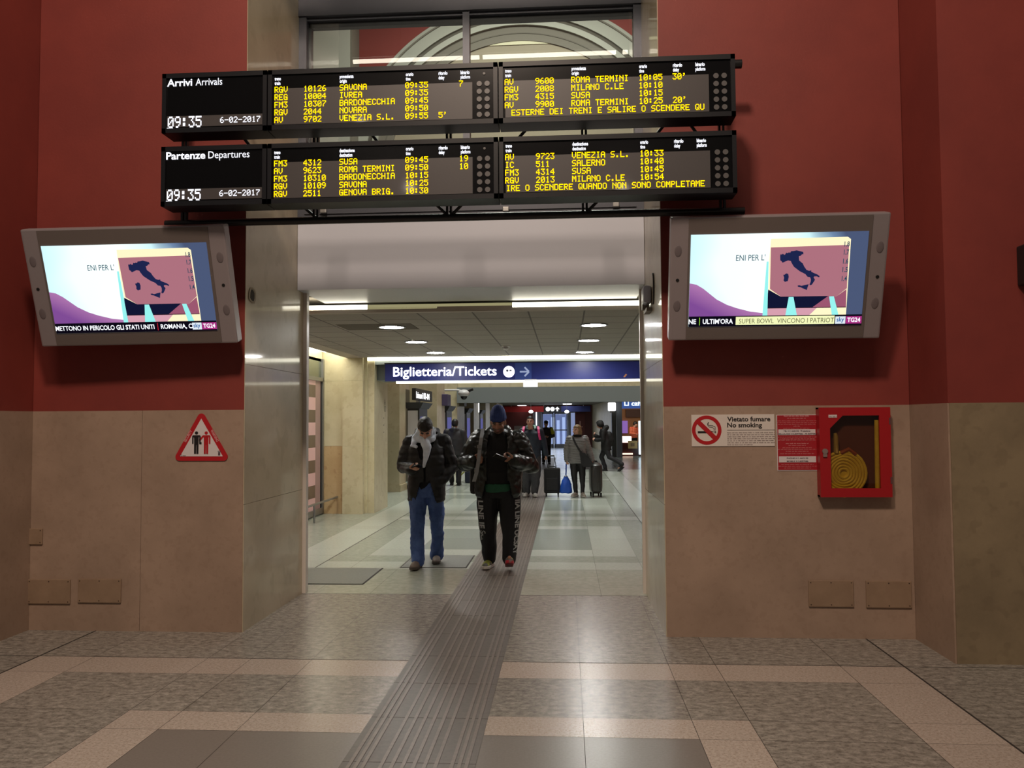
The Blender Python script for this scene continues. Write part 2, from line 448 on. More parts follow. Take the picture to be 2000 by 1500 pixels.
# ---- suspended ceiling behind the opening
CZ = 2.82; Y0c, Y1c = 8.66, 14.62; XLc, XRc = -3.68, 2.0
ct = MB(); ct.cur = 1; ct.box(XLc, XRc, Y0c, Y1c, CZ + .004, CZ + .06); ct.cur = 0
gx = [XLc]; x = -3.39
while x < XRc: gx.append(x); x += .6
gx.append(XRc); gy = [Y0c]; y = 9.23
while y < Y1c - .1: gy.append(y); y += .6
gy.append(Y1c)
for i in range(len(gx) - 1):
    for k in range(len(gy) - 1):
        a, b, c, d = gx[i] + .009, gx[i + 1] - .009, gy[k] + .013, gy[k + 1] - .013
        ct.add([(a, c, CZ), (a, d, CZ), (b, d, CZ), (b, c, CZ)], [(0, 1, 2, 3)])
struct('ceiling', ct, [CEILT, CEILG], label='grey tiled suspended ceiling of the passage')
cb = MB(); cb.box(-3.96, XLc, Y0c - .05, Y1c + .1, CZ - .004, CZ + .08); cb.box(XLc, XRc + .3, Y0c - .09, Y0c, CZ - .004, CZ + .05)
cb.box(XRc, XRc + .3, Y0c, Y1c + .1, CZ - .004, CZ + .08)
struct('trim_3', cb, CEILB, label='plain border around the tiled ceiling')
# fluorescent row of the hall, above the frame, and three hall globes behind the viewer
ta, tb, tc_, td, te, tf = [P(px_, py_, 2 * (7.72 + .012) - 5.4) for px_, py_ in ((690, 123), (936, 113), (943, 113), (1203, 101), (1216, 100), (1226, 99))]
for a, b, lab in ((ta, tb, 'left fluorescent tube of the row over the boards'), (tc_, td, 'right fluorescent tube of the row over the boards'), (te, tf, 'short fluorescent tube at the right end of the row over the boards')):
    zt_ = (tc_[2] + td[2]) / 2
    t = thing('fluorescent_lamp', lab, 'lamp', ((a[0] + b[0]) / 2, 5.4, zt_), 'fluorescent lamps over the boards')
    m = MB(); m.tube([(a[0], 5.4, zt_), (b[0], 5.4, zt_)], .026, 10); m.build('tube', TUBE, t, True, True)
    m = MB(); m.box(a[0] - .02, b[0] + .02, 5.36, 5.44, zt_ + .04, zt_ + .12); m.build('batten', DARKP, t, world=True)
for (px_, py_), lab in (((706, 239), 'hall globe lamp mirrored in the arrivals board'), ((800, 366), 'hall globe lamp mirrored in the departures board, left'), ((1217, 369), 'hall globe lamp mirrored in the departures board, right')):
    p_ = P(px_, py_, 5.69); d_ = p_ - np.array([0, 0, H]); t_ = (5.69 + 5.5) / d_[1]
    q_ = (p_[0] + d_[0] * t_, -5.5, p_[2] + d_[2] * t_)
    t = thing('hall_globe_lamp', lab, 'lamp', q_, 'globe lamps of the hall')
    m = MB(); m.ell((0, 0, 0), (.10, .10, .10)); m.build('globe', emit('globe_light', (255, 240, 225), 30), t, True)
    m = MB(); m.tube([(0, 0, .08), (0, 0, 16 - q_[2])], .01, 6); m.build('cord', DARKP, t)
# light troughs
t = MB(); t.box(-2.9, -2.10, 8.57, 8.62, CZ + .03, 2.90); t.cur = 1; t.box(-2.10, -1.35, 8.57, 8.62, CZ + .03, 2.90); t.box(-1.35, -.55, 8.571, 8.62, CZ + .03, 2.90); t.cur = 0; t.box(-.55, 2.2, 8.57, 8.62, CZ + .03, 2.90)
tag(t.build('cove_light', [COVE, COVED]), 'long recessed strip light along the near edge of the tiled ceiling', 'light')
t = MB(); t.box(-4.38, -3.99, 9, 16.2, 2.93, 2.96)
tag(t.build('cove_light', COVE), 'recessed strip light above the striped shop window', 'light')
t = MB(); t.box(-4.0, 2.3, Y1c + .1, Y1c + .16, 2.77, 2.83)
tag(t.build('cove_light', COVE), 'long strip light at the far edge of the tiled ceiling', 'light')
w = MB(); w.box(-4.4, 2.6, 8.5, 16.2, 2.98, 3.1); struct('ceiling_slab', w, CEILB)
# cross beam carrying the ticket sign
w = MB(); w.box(-3.48, 3.4, 14.95, 15.7, 2.42, 2.98); w.box(-3.48, 3.4, 14.78, 14.95, 2.70, 2.98); struct('wall_sign_beam', w, GREYB)

# ---- left side of the concourse
w = MB(); w.box(-4.75, -4.42, YB, 14.64, 2.75, 3.0); w.box(-4.75, -4.42, YB, 9.5, 0, 2.75); struct('wall_shop_left', w, YSTONE)
w = MB()
w.box(-4.42, -4.03, 14.66, 15.9, 0, 1.25); w.cur = 1
w.cur = 0
def col_section(mb, z0, z1, m1, m2):
    mb.cur = m1; mb.box(-4.45, -4.03, 14.66, 15.9, z0, z1)
    mb.cur = m2; mb.box(-4.03, -3.66, 14.60, 15.9, z0, z1)
    mb.cur = m2; mb.box(-3.66, -3.60, 14.70, 15.9, z0, z1)
    mb.cur = m2; mb.box(-3.60, -3.48, 14.74, 15.86, z0, z1)
w = MB(); col_section(w, 0, 1.22, 1, 0); col_section(w, 1.222, 2.4, 0, 0); col_section(w, 2.402, 3.0, 0, 0)
struct('column_near', w, [YSTONE, YSTONE2], label='yellow marble pilaster beside the striped shop window')
# side letters on that column
tx = MB()
for k, ch in enumerate('AOIII'):
    v, f = text_mesh(ch, .17 if k < 2 else .13)
    r_ = math.pi / 2 if k >= 2 else 0
    v = [(-3.478, 15.55 + p[0] * math.cos(r_) - p[2] * math.sin(r_), 1.98 - k * .135 + p[0] * math.sin(r_) + p[2] * math.cos(r_)) for p in v]; tx.add(v, f)
tag(tx.build('wall_lettering', mat('brown_letters', (92, 84, 70), .6)), 'small dark vertical lettering on the yellow pilaster', 'lettering')
w = MB(); w.box(-4.6, -4.40, 15.9, 60, 0, 3.6); struct('wall_left_concourse', w, mat('pale_wall', (178, 166, 150), .55))
w = MB(); w.box(-12.5, -4.4, 16.2, 60, 3.6, 3.8); struct('ceiling_shops', w, CEILG)
pil = [(22.9, 24.4), (27.2, 29.2), (32.2, 34.2), (37, 39), (43, 47)]
for k, (a, b, xr) in enumerate([(19.2, 19.95, -3.93)] + [(a, b, -3.62) for a, b in pil]):
    w = MB(); w.box(-4.4, xr, a, b, 0, 3.6); w.box(-4.4, xr + .03, a - .02, b + .02, 0, .16)
    struct('column_%d' % (k + 1), w, YSTONE, label='yellow stone pilaster on the left of the concourse')
w = MB(); w.box(-3.80, -3.70, 16.6, 16.75, 0, 2.5); w.box(-4.4, -3.70, 16.6, 16.7, 2.4, 2.55); w.box(-3.79, -3.72, 20.6, 20.85, 0, 2.42)
struct('trim_4', w, STEEL, label='steel shop frame between the yellow pilasters')
w = MB(); w.box(-4.41, -4.395, 16.0, 40, .0, 2.55); struct('wall_dark_shopfront', w, mat('dark_shopfront', (58, 54, 50), .3))

# ---- tall concourse beyond: arch wall, side walls, roof, beam
YA = 27.6
cz_ = P(1015, 333, YA); ARX, ARZ = cz_[0], cz_[2]; k_ = YA / F
def ring_arc(r0, r1, y, n=64):
    mb = MB()
    for i in range(n):
        a, b = math.pi * i / n, math.pi * (i + 1) / n
        q = [(ARX + r * math.cos(t), ARZ + r * math.sin(t)) for r, t in ((r0, a), (r0, b), (r1, b), (r1, a))]
        v = [(x, y, z) for x, z in q] + [(x, YA + .02, z) for x, z in q]
        mb.add(v, [(3, 2, 1, 0), (0, 1, 5, 4), (3, 7, 6, 2)])
    return mb
R = lambda px: px * k_
w = MB(); w.box(-14, 8, YA + .02, YA + .4, ARZ, 20); w.box(-14, ARX - R(300), YA + .02, YA + .4, 2.8, ARZ); w.box(ARX + R(300), 8, YA + .02, YA + .4, 2.8, ARZ)
w.box(ARX - R(300), ARX + R(300), YA + .3, YA + .4, 2.8, ARZ)
struct('wall_arch', w, mat('red_far_paint', (122, 44, 36), .7), label='red end wall of the tall concourse seen through the window')
WHITEM = mat('white_moulding', (158, 157, 146), .7); GREYM = mat('grey_arch_face', (104, 97, 86), .7)
struct('trim_5', ring_arc(R(312), R(344), YA - .1), WHITEM, label='white arch moulding seen through the window')
struct('trim_6', ring_arc(R(334), R(337), YA - .14), GREYM)
struct('trim_7', ring_arc(R(302), R(312), YA - .02), mat('dark_arch_moulding', (84, 78, 68), .8))  # dark moulding between the white rings
struct('trim_8', ring_arc(R(291), R(302), YA - .16), WHITEM)
struct('trim_9', ring_arc(R(261), R(291), YA - .06), GREYM)
struct('trim_10', ring_arc(R(275), R(277), YA - .075), mat('arch_line', (92, 86, 76), .8))
lun = MB(); lun.disc((ARX, YA - .01, ARZ), R(262), 'y', 64, .02); struct('wall_lunette', lun, mat('tan_lunette', (138, 126, 106), .7))
zl = P(1015, 88, YA)[2]
cl = MB(); n = 24; a0 = math.asin((zl - ARZ) / R(261)); pts = [(ARX + R(261) * math.cos(a0 + (math.pi - 2 * a0) * i / n), ARZ + R(261) * math.sin(a0 + (math.pi - 2 * a0) * i / n)) for i in range(n + 1)]
cl.prism(pts, YA - .04, YA); struct('trim_11', cl, mat('cream_lunette', (196, 190, 160), .7))
px0, px1 = P(600, 90, YA - 1)[0], P(683, 90, YA - 1)[0]
w = MB(); w.box(px0 - .6, px1, YA - 1, YA, 3.6, 20); w.cur = 1; w.box(px1, px1 + .07, YA - .95, YA, 3.6, 20)
struct('column_white', w, [WHITEM, GREYM], label='white pilaster seen through the window')
w = MB(); w.box(-14, 8, 8.6, YA + .4, 20, 20.2); struct('ceiling_concourse', w, mat('hall_roof', (120, 112, 100), .8))
w = MB(); w.box(-14.2, -14, 8.6, YA + .4, 3.6, 20); w.box(8, 8.2, 8.6, YA + .4, 0, 20); struct('wall_side_concourse', w, mat('red_far_paint2', (150, 72, 56), .7))
w = MB(); w.box(-3.6, 5.5, 27.0, 27.5, 2.27, 2.78); struct('wall_grey_beam', w, GREYB, label='grey beam across the far concourse')
# recesses in the far wall just above the beam
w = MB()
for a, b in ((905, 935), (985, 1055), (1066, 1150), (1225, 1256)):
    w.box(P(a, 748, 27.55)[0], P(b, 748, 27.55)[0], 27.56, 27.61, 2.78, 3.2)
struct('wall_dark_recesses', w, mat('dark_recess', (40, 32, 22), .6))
w = MB(); w.box(-4.4, 5.5, 27.5, 27.6, 2.5, 3.25); struct('wall_yellow_frieze', w, YSTONE)
# low far passage
w = MB(); w.box(-4.4, 3.4, 27.5, 52, 2.63, 2.75); struct('ceiling_far', w, mat('far_ceiling', (110, 106, 96), .7))
w = MB(); w.box(-4.4, P(1052, 820, 51)[0] - .35, 51, 51.3, 0, 2.65); w.box(P(1112, 820, 51)[0] + .35, 3.4, 51, 51.3, 0, 2.65); w.box(-2.2, .7, 51, 51.3, 2.36, 2.65)
struct('wall_far_end', w, mat('dark_red_panel', (92, 30, 26), .4), label='dark red end wall around the far glass doors')
w = MB(); w.add([(1.62, 51, 0), (2.45, 37.4, 0), (2.45, 37.4, 2.65), (1.62, 51, 2.65)], [(0, 1, 2, 3)]); struct('wall_far_right', w, YSTONE)
w = MB(); w.box(2.30, 2.52, 37.0, 37.5, 0, 2.65); w.cur = 1; w.box(2.08, 2.28, 37.3, 37.8, 0, 2.1); struct('column_far_right', w, [mat('grey_pillar', (128, 134, 140), .4, metal=.2), mat('dark_pillar', (70, 70, 64), .4)], label='grey metal pillar beside the far cafe')
#@@OBJ
# ================================================================== DISPLAY BOARDS
YBD = 5.7
def amber_rows(mb, rows, cols, y0, dy, pitch=.0335, h=.041):
    pass
def make_board(title_b, title_l, head2, z0, z1, mid, right, right_msg, msg_px, ofs, name, label):
    """one long board of three modules: clock panel and two LED panels"""
    root = thing(name, label, 'display board', (-.85, YBD, z0))
    X0, X1, X2, X3 = -2.915, -2.127, -.456, 1.203
    for a, b, nm in ((X0, X1, 'clock_panel'), (X1, X2, 'timetable_panel'), (X2, X3, 'timetable_panel')):
        mb = MB(); e = .004
        # housing with chamfered lower front edge, and a raised bezel
        prof = [(YBD, z0), (YBD, z1), (YBD + .20, z1), (YBD + .20, z0 + .012), (YBD + .17, z0)]
        vs = [(a + e, y, z) for y, z in prof] + [(b - e, y, z) for y, z in prof]
        mb.add(vs, [(0, 1, 2, 3, 4), (9, 8, 7, 6, 5)] + [(i, i + 5, (i + 1) % 5 + 5, (i + 1) % 5) for i in range(5)])
        bz = .034
        for q in ((a + e, b - e, z1 - bz, z1), (a + e, b - e, z0, z0 + bz), (a + e, a + bz, z0, z1), (b - bz, b - e, z0, z1)):
            mb.box(q[0], q[1], YBD - .016, YBD, q[2], q[3])
        p = mb.build(nm, BLACK, root, world=True)
        s = MB(); s.box(a + bz, b - bz, YBD - .004, YBD - .001, z0 + bz, z1 - bz); s.build('screen', SCRB, p, world=True)
        tm = MB(); yt = YBD - .009
        if nm == 'clock_panel':
            w_ = MB(); w_.box(a + bz + .005, b - bz - .005, yt + .002, yt + .004, z0 + .045, z0 + .125); w_.build('date_strip', SCRG, p, world=True)
            put_text(tm, title_b, a + .038, yt, z1 - .092, .188 if title_b[0] == 'A' else .292, .075, .0016)
            tm2 = MB(); put_text(tm2, title_l, a + (.252 if title_b[0] == 'A' else .352), yt, z1 - .092, .198 if title_b[0] == 'A' else .305, .075, 0)
            led(tm, '09:35', a + .047, yt, z0 + .122, .052, .083)
            led(tm, '6-02-2017', a + .437, yt, z0 + .108, .0337, .043)
            tm.v += []; o = len(tm.v); tm.v += tm2.v; tm.f += [[i + o for i in f] for f in tm2.f]; tm.m += tm2.m
            tm.box(a + .04, a + .085, yt, yt + .001, z0 + .037, z0 + .040)
            tm.build('white_lettering', WTXT, p, world=True)
        else:
            first = a == X1
            q = .385 if first else .375
            mt = MB(); mt.box(a + .05, b - .185, yt + .002, yt + .004, z0 + .04, z1 - .135); mt.build('led_matrix', SCRG, p, world=True)
            ko = a - X1 if not first else 0
            cols = [(537, 'treno', 'train'), (664, 'provenienza' if head2 == 'o' else 'destinazione', 'origin' if head2 == 'o' else 'destination'), (793, 'orario', 'time'), (857, 'ritardo', 'delay'), (900, 'binario', 'platform')] if first else \
                   [(987, 'treno', 'train'), (1117, 'provenienza' if head2 == 'o' else 'destinazione', 'origin' if head2 == 'o' else 'destination'), (1249, 'orario', 'time'), (1315, 'ritardo', 'delay'), (1359, 'binario', 'platform')]
            for px, t1, t2 in cols:
                x = P(px, 200, YBD)[0]
                put_text(tm, t1, x, yt, z1 - .075, .0068 * len(t1) * 1.35, .036, .0012)
                put_text(tm, t2, x, yt, z1 - .108, .0068 * len(t2) * 1.25, .036, .0010)
            tm.build('white_lettering', WTXT, p, world=True)
            am = MB(); top = z1 - .122; dy = .0556
            for r, row in enumerate(mid if first else right):
                for px, s_ in row:
                    led(am, s_, P(px, 200, YBD)[0], yt - .001, top - r * dy, .0338, .0435)
            if not first: led(am, right_msg, P(msg_px, 200, YBD)[0], yt - .001, top - 4 * dy, .0338, .0425)
            am.build('amber_lettering', AMBER, p, world=True)
            dm = MB()
            for i in range(2):
                for k in range(5): dm.disc((b - .135 + i * .056, yt, z1 - .148 - k * .0556), .019, 'y', 16, .006)
            if first: dm.disc((b - .10, yt, z1 - .075), .009, 'y', 12, .006)
            dm.build('lens_grid', mat('grey_lens', (84, 82, 82), .4), p, world=True)
    return root
def rows(tr, nums, dest, times, delay=None, plat=None, c=(537, 594, 664, 792, 857, 897)):
    out = []
    for i in range(len(tr)):
        r = [(c[0], tr[i]), (c[1], nums[i]), (c[2], dest[i]), (c[3], times[i])]
        if delay and delay[i]: r.append((c[4], delay[i]))
        if plat and plat[i]: r.append((c[5], plat[i]))
        out.append(r)
    return out
cR = (986, 1046, 1116, 1248, 1314, 1360)
make_board('Arrivi', 'Arrivals', 'o', 3.757, 4.196,
  rows(['RGV', 'REG', 'FM3', 'RGV', 'AV'], ['10126', '10004', '10307', '2044', '9702'], ['SAVONA', 'IVREA', 'BARDONECCHIA', 'NOVARA', 'VENEZIA S.L.'], ['09:35', '09:35', '09:45', '09:50', '09:55'], ['', '', '', '', "5'"], ['7', '', '', '', '']),
  rows(['AV', 'RGV', 'FM3', 'AV'], ['9600', '2008', '4315', '9900'], ['ROMA TERMINI', 'MILANO C.LE', 'SUSA', 'ROMA TERMINI'], ['10:05', '10:10', '10:15', '10:25'], ["30'", '', '', "20'"], None, cR),
  'ESTERNE DEI TRENI E SALIRE O SCENDERE QU', 999, 0, 'arrivals_board', 'long black train board headed Arrivi Arrivals, upper of the two')
make_board('Partenze', 'Departures', 'd', 3.220, 3.656,
  rows(['FM3', 'AV', 'FM3', 'RGV', 'RGV'], ['4312', '9623', '10310', '10109', '2511'], ['SUSA', 'ROMA TERMINI', 'BARDONECCHIA', 'SAVONA', 'GENOVA BRIG.'], ['09:45', '09:50', '10:15', '10:25', '10:30'], None, ['19', '10', '', '', '']),
  rows(['AV', 'IC', 'FM3', 'RGV'], ['9723', '511', '4314', '2013'], ['VENEZIA S.L.', 'SALERNO', 'SUSA', 'MILANO C.LE'], ['10:33', '10:40', '10:45', '10:54'], None, None, cR),
  'IRE O SCENDERE QUANDO NON SONO COMPLETAME', 988, 0, 'departures_board', 'long black train board headed Partenze Departures, lower of the two')

# ---- pipe frame that carries the boards
fr = thing('board_support_frame', 'dark steel pipe frame holding the two train boards', 'support frame', (-.85, 6.1, 3.18))
for z, nm in ((3.185, 'lower_pipe'), (4.285, 'upper_pipe')):
    m = MB(); m.tube([(-3.06, 6.06, z), (1.325, 6.06, z)], .028 if z < 4 else .033, 14); m.build(nm, PIPE, fr, True, True)
for px in (362, 618, 877, 1141, 1409):
    x = P(px, 300, 6.06)[0]; m = MB()
    m.box(x - .022, x - .006, 6.04, 6.075, 3.18, 4.28); m.box(x + .006, x + .022, 6.04, 6.075, 3.18, 4.28)
    m.box(x - .02, x + .02, 6.0, YW + .0 if x < XL or x > XR else 6.1, 3.70, 3.73)
    for zz_ in (3.30, 3.56, 3.84, 4.10): m.box(x - .016, x + .016, YBD + .195, 6.05, zz_, zz_ + .03)
    m.build('post', PIPE, fr, world=True)
br = MB()
def br_(p0, p1):
    m = MB(); m.tube([P(p0[0], p0[1], 6.06), P(p1[0], p1[1], 6.06)], .012, 8); m.build('brace', PIPE, fr, True, True)
for a, b in (((465, 255), (492, 290)), ((720, 255), (748, 290)), ((1035, 245), (1008, 275)), ((1300, 240), (1275, 272)), ((586, 398), (616, 424)), ((846, 394), (874, 420)), ((908, 394), (882, 420)), ((1172, 388), (1146, 414)), ((1340, 232), (1362, 262))):
    br_(a, b)
# small clips on the lower window bar
for px, py in ((988, 409), (632, 412), (1203, 400)):
    c_ = P(px, py, 7.62); m = MB(); m.bbox(c_[0] - .03, c_[0] + .03, 7.6, 7.64, c_[2] - .022, c_[2] + .022, .006)
    tag(m.build('window_bar_clip', STEEL), {988: 'bright metal clip on the window bar below the board centre', 632: 'metal clip on the window bar near the left jamb', 1203: 'metal clip on the window bar toward the right jamb'}[px], 'clip', 'clips on the window bar')

# ================================================================== TELEVISIONS
ITALY = [(920,350),(925,338),(932,344),(940,336),(950,345),(957,342),(965,328),(973,332),(985,326),(993,330),(1000,318),(1020,316),(1040,311),(1060,316),(1088,323),(1090,340),(1080,340),(1068,352),(1056,354),(1058,385),(1085,408),(1095,430),(1112,455),(1130,462),(1147,459),(1146,468),(1165,478),(1190,488),(1208,502),(1203,511),(1186,503),(1168,504),(1164,512),(1174,528),(1164,546),(1150,566),(1138,570),(1134,563),(1142,545),(1144,525),(1138,510),(1120,507),(1104,487),(1085,477),(1065,467),(1045,452),(1020,432),(1004,405),(998,390),(978,386),(956,395),(938,403),(930,392),(921,385)]
SICILY = [(1048,572),(1060,570),(1075,575),(1100,568),(1128,562),(1120,585),(1114,606),(1095,598),(1070,586),(1050,582)]
SARD = [(943,492),(952,492),(965,482),(979,486),(983,508),(976,540),(965,542),(955,546),(945,535),(949,515)]
def st(x, y):
    return ((x - (265 - .032 * (y - 200))) / (1297 - .05 * (y - 200)), (y - (200 - .0231 * (x - 265))) / 695.)

def screen_mat():
    m = bpy.data.materials.new('news_picture'); m.use_nodes = True
    nt = m.node_tree; N = nt.nodes; L = nt.links; N.remove(N['Principled BSDF'])
    tc = N.new('ShaderNodeTexCoord'); sp = N.new('ShaderNodeSeparateXYZ'); L.new(tc.outputs['Object'], sp.inputs[0])
    mr = N.new('ShaderNodeMapRange'); mr.inputs['From Min'].default_value = -.62; mr.inputs['From Max'].default_value = .62
    tn = N.new('ShaderNodeTexNoise'); tn.inputs['Scale'].default_value = 2.4; tn.inputs['Detail'].default_value = 1; L.new(tc.outputs['Object'], tn.inputs['Vector'])
    ad = N.new('ShaderNodeMath'); ad.operation = 'MULTIPLY_ADD'; ad.inputs[1].default_value = .3; L.new(tn.outputs['Fac'], ad.inputs[0])
    L.new(sp.outputs['X'], mr.inputs['Value']); L.new(mr.outputs['Result'], ad.inputs[2])
    r = N.new('ShaderNodeValToRGB'); e = r.color_ramp.elements
    e[0].position = .12; e[0].color = lin((196, 236, 246)); e[1].position = 1.12; e[1].color = lin((70, 82, 112))
    for p, c in ((.35, (236, 253, 252)), (.62, (244, 255, 252)), (.83, (200, 236, 240)), (.93, (104, 128, 160))):
        k = e.new(p); k.color = lin(c)
    L.new(ad.outputs[0], r.inputs[0])
    em = N.new('ShaderNodeEmission'); em.inputs[1].default_value = 1.15; L.new(r.outputs[0], em.inputs[0])
    L.new(em.outputs[0], N['Material Output'].inputs[0]); return m
NEWS = screen_mat()
def blob_mat():
    m = bpy.data.materials.new('screen_pink_blur'); m.use_nodes = True
    nt = m.node_tree; N = nt.nodes; L = nt.links; N.remove(N['Principled BSDF'])
    tc = N.new('ShaderNodeTexCoord'); sp = N.new('ShaderNodeSeparateXYZ'); L.new(tc.outputs['Object'], sp.inputs[0])
    r = N.new('ShaderNodeValToRGB'); e = r.color_ramp.elements
    e[0].position = .2; e[0].color = lin((128, 76, 150)); e[1].position = .52; e[1].color = lin((226, 190, 232))
    k = e.new(.34); k.color = lin((178, 120, 176))
    mm = N.new('ShaderNodeMath'); mm.operation = 'MULTIPLY_ADD'; mm.inputs[1].default_value = .45; L.new(sp.outputs['X'], mm.inputs[0])
    m2 = N.new('ShaderNodeMath'); m2.operation = 'MULTIPLY_ADD'; m2.inputs[1].default_value = .9; L.new(sp.outputs['Z'], m2.inputs[0]); m2.inputs[2].default_value = .22
    L.new(m2.outputs[0], mm.inputs[2]); L.new(mm.outputs[0], r.inputs[0])
    em = N.new('ShaderNodeEmission'); em.inputs[1].default_value = 1.; L.new(r.outputs[0], em.inputs[0])
    L.new(em.outputs[0], N['Material Output'].inputs[0]); return m
BLUR = blob_mat()
E_ = lambda n, c, s=1.: emit(n, c, s)
def make_tv(loc, W, HH, tilt, yaw, roll, ticker, label):
    root = thing('television', label, 'television', loc, 'wall televisions beside the opening', (tilt, roll, yaw))
    # local frame: x along width, z up along the panel, -y toward the viewer
    m = MB(); m.bbox(-W / 2, W / 2, 0, .11, 0, HH, .012); fr = m.build('casing', SILVER, root)
    m = MB(); m.box(-W / 2 + .125, W / 2 - .12, -.006, .0, .012, HH - .012); m.build('bezel', SILVER2, root)
    sx0, sx1, sz0, sz1 = -W / 2 + .142, W / 2 - .142, .105, HH - .125
    X = lambda s: sx0 + (sx1 - sx0) * s
    Z = lambda t: sz1 - (sz1 - sz0) * t
    m = MB(); m.box(sx0, sx1, -.010, -.006, sz0, sz1); m.v = [(x, y, z) for x, y, z in m.v]; s = m.build('screen', NEWS, root)
    def poly(nm, pts, mt, d, par=s):
        q = MB(); pp = [(X(a), Z(b)) for a, b in pts]
        area_ = sum(pp[i][0] * pp[(i + 1) % len(pp)][1] - pp[(i + 1) % len(pp)][0] * pp[i][1] for i in range(len(pp)))
        if area_ < 0: pp = pp[::-1]
        q.prism(pp, -.010 - d, -.010); return q.build(nm, mt, par)
    poly('pink_blur', [(0, .52), (.04, .535), (.08, .58), (.16, .70), (.22, .76), (.28, .80), (.36, .84), (.45, .86), (.46, .885), (0, .885)], BLUR, .0006)
    poly('page_edge', [(.455, .06), (.885, .055), (.903, .08), (.909, .885), (.885, .885), (.46, .885), (.451, .3)], E_('screen_cream', (255, 240, 196), 1.1), .0008)
    poly('pink_page', [(.457, .15), (.895, .14), (.902, .60), (.845, .69), (.80, .68), (.53, .68), (.465, .595)], E_('screen_pink', (178, 116, 130), .95), .0014)
    poly('page_foot', [(.80, .68), (.845, .69), (.90, .61), (.905, .80), (.715, .80)], E_('screen_pink_dark', (164, 92, 118), .9), .0013)
    poly('navy_trapezoid', [(.455, .60), (.53, .68), (.80, .68), (.715, .80), (.452, .80)], E_('screen_navy', (22, 26, 58), .8), .0016)  # navy trapezoid of the screen picture
    poly('page_line', [(.45, .80), (.905, .80), (.905, .808), (.45, .808)], E_('screen_brown', (60, 34, 44), .7), .0018)
    poly('page_base', [(.45, .808), (.74, .808), (.70, .885), (.445, .885)], E_('screen_mauve', (216, 160, 176), 1.), .0012)
    for pts in ([(.575, .685), (.602, .685), (.628, .885), (.562, .885)], [(.805, .685), (.832, .685), (.866, .885), (.828, .885)], [(.438, .3), (.448, .3), (.458, .885), (.43, .885)]):
        poly('cyan_streak', pts, E_('screen_cyan', (150, 240, 236), 1.05), .0020)
    NAVY = E_('screen_map', (34, 42, 86), .8)
    for nm, pts in (('map_peninsula', ITALY), ('map_island', SICILY), ('map_island', SARD)): poly(nm, [st(*p) for p in pts], NAVY, .0022)
    tk = poly('ticker_bar', [(0, .885), (1, .885), (1, 1), (0, 1)], E_('screen_black', (14, 10, 24), .8), .001)
    q = MB(); put_text(q, "ENI PER L'", X(.262), -.0125, Z(.285), .205, .06); 
    for tx_, t in (('1.8', .155), ('1.7', .24), ('1.6', .335), ('1.5', .425), ('1.4', .52)): put_text(q, tx_, X(.868), -.0135, Z(t), .036, .05, .001)
    q.build('caption', E_('screen_teal', (40, 86, 110), .7), s)
    wt = MB(); dk = MB()
    zb = Z(.968)
    if ticker == 'L':
        put_text(wt, 'METTONO IN PERICOLO GLI STATI UNITI', X(.0), -.0125, zb, X(.615) - X(0), .05, .0012)
        put_text(wt, 'ROMANIA, C', X(.655), -.0125, zb, X(.85) - X(.655), .05, .0012)
        poly('red_divider', [(.634, .9), (.638, .9), (.638, .985), (.634, .985)], E_('screen_red', (200, 30, 50), 1), .0016, tk)
    else:
        put_text(wt, 'NE', X(.0), -.0125, zb, X(.044) - X(0), .05, .0012); put_text(wt, "ULTIM'ORA", X(.083), -.0125, zb, X(.26) - X(.083), .05, .0012)
        poly('green_divider', [(.062, .9), (.066, .9), (.066, .985), (.062, .985)], E_('screen_green', (150, 220, 60), 1), .0016, tk)
        poly('cream_caption_box', [(.276, .895), (.845, .895), (.845, .985), (.276, .985)], E_('screen_caption', (246, 250, 190), 1), .0016, tk)
        put_text(dk, 'SUPER BOWL  VINCONO I PATRIOT', X(.295), -.0135, zb, X(.842) - X(.295), .05)
        dk.build('caption_lettering', E_('screen_olive', (110, 108, 70), .7), tk)
    poly('white_logo_box', [(.85, .905), (.908, .905), (.908, .985), (.85, .985)], E_('screen_white', (225, 235, 245), 1), .0018, tk)
    poly('magenta_logo_box', [(.91, .905), (1, .905), (1, .985), (.91, .985)], E_('screen_magenta', (170, 50, 130), 1), .0018, tk)
    put_text(wt, 'TG24', X(.918), -.0135, Z(.966), X(.992) - X(.918), .045, .001); wt.build('ticker_lettering', E_('screen_text', (245, 248, 255), 1.2), tk)
    k = MB(); put_text(k, 'sky', X(.858), -.0135, Z(.96), X(.9) - X(.858), .045, .001); k.build('logo_lettering', E_('screen_logo', (60, 110, 170), 1), tk)
    for sx in (-1, 1):
        for zz in (.26, HH - .24):
            o = MB(); o.ell((sx * (W / 2 - .055), -.001, zz), (.026, .003, .042)); o.build('speaker_grille', mat('grille_grey', (108, 98, 100), .6), root, True)
        o = MB(); o.disc((sx * (W / 2 - .055), -.003, HH * .5), .012, 'y', 14, .004); o.build('sensor', DARKP, root)
    b = MB(); b.box(-.2, .2, .11, .2, .25, .65); b.tube([(0, .15, .3), (0, .325, .2)], .03, 8); b.build('wall_bracket', DARKP, root)
    return root
make_tv((-3.288, 6.12, 2.259), 1.539, .899, .326, .033, -.010, 'L', 'silver wall television left of the opening, ticker naming Stati Uniti')
make_tv((1.526, 6.12, 2.238), 1.516, .901, .323, -.023, .004, 'R', 'silver wall television right of the opening, ticker reading Ultim\'ora')

# ================================================================== WALL SIGNS AND PLATES
YS = YW
SRED = mat('sign_red', (176, 26, 34), .4); SWHITE = mat('sign_white', (214, 206, 206), .4); SBLK = mat('sign_black', (26, 20, 20), .5)
def wp(px, py, Y=YS): return P(px, py, Y)
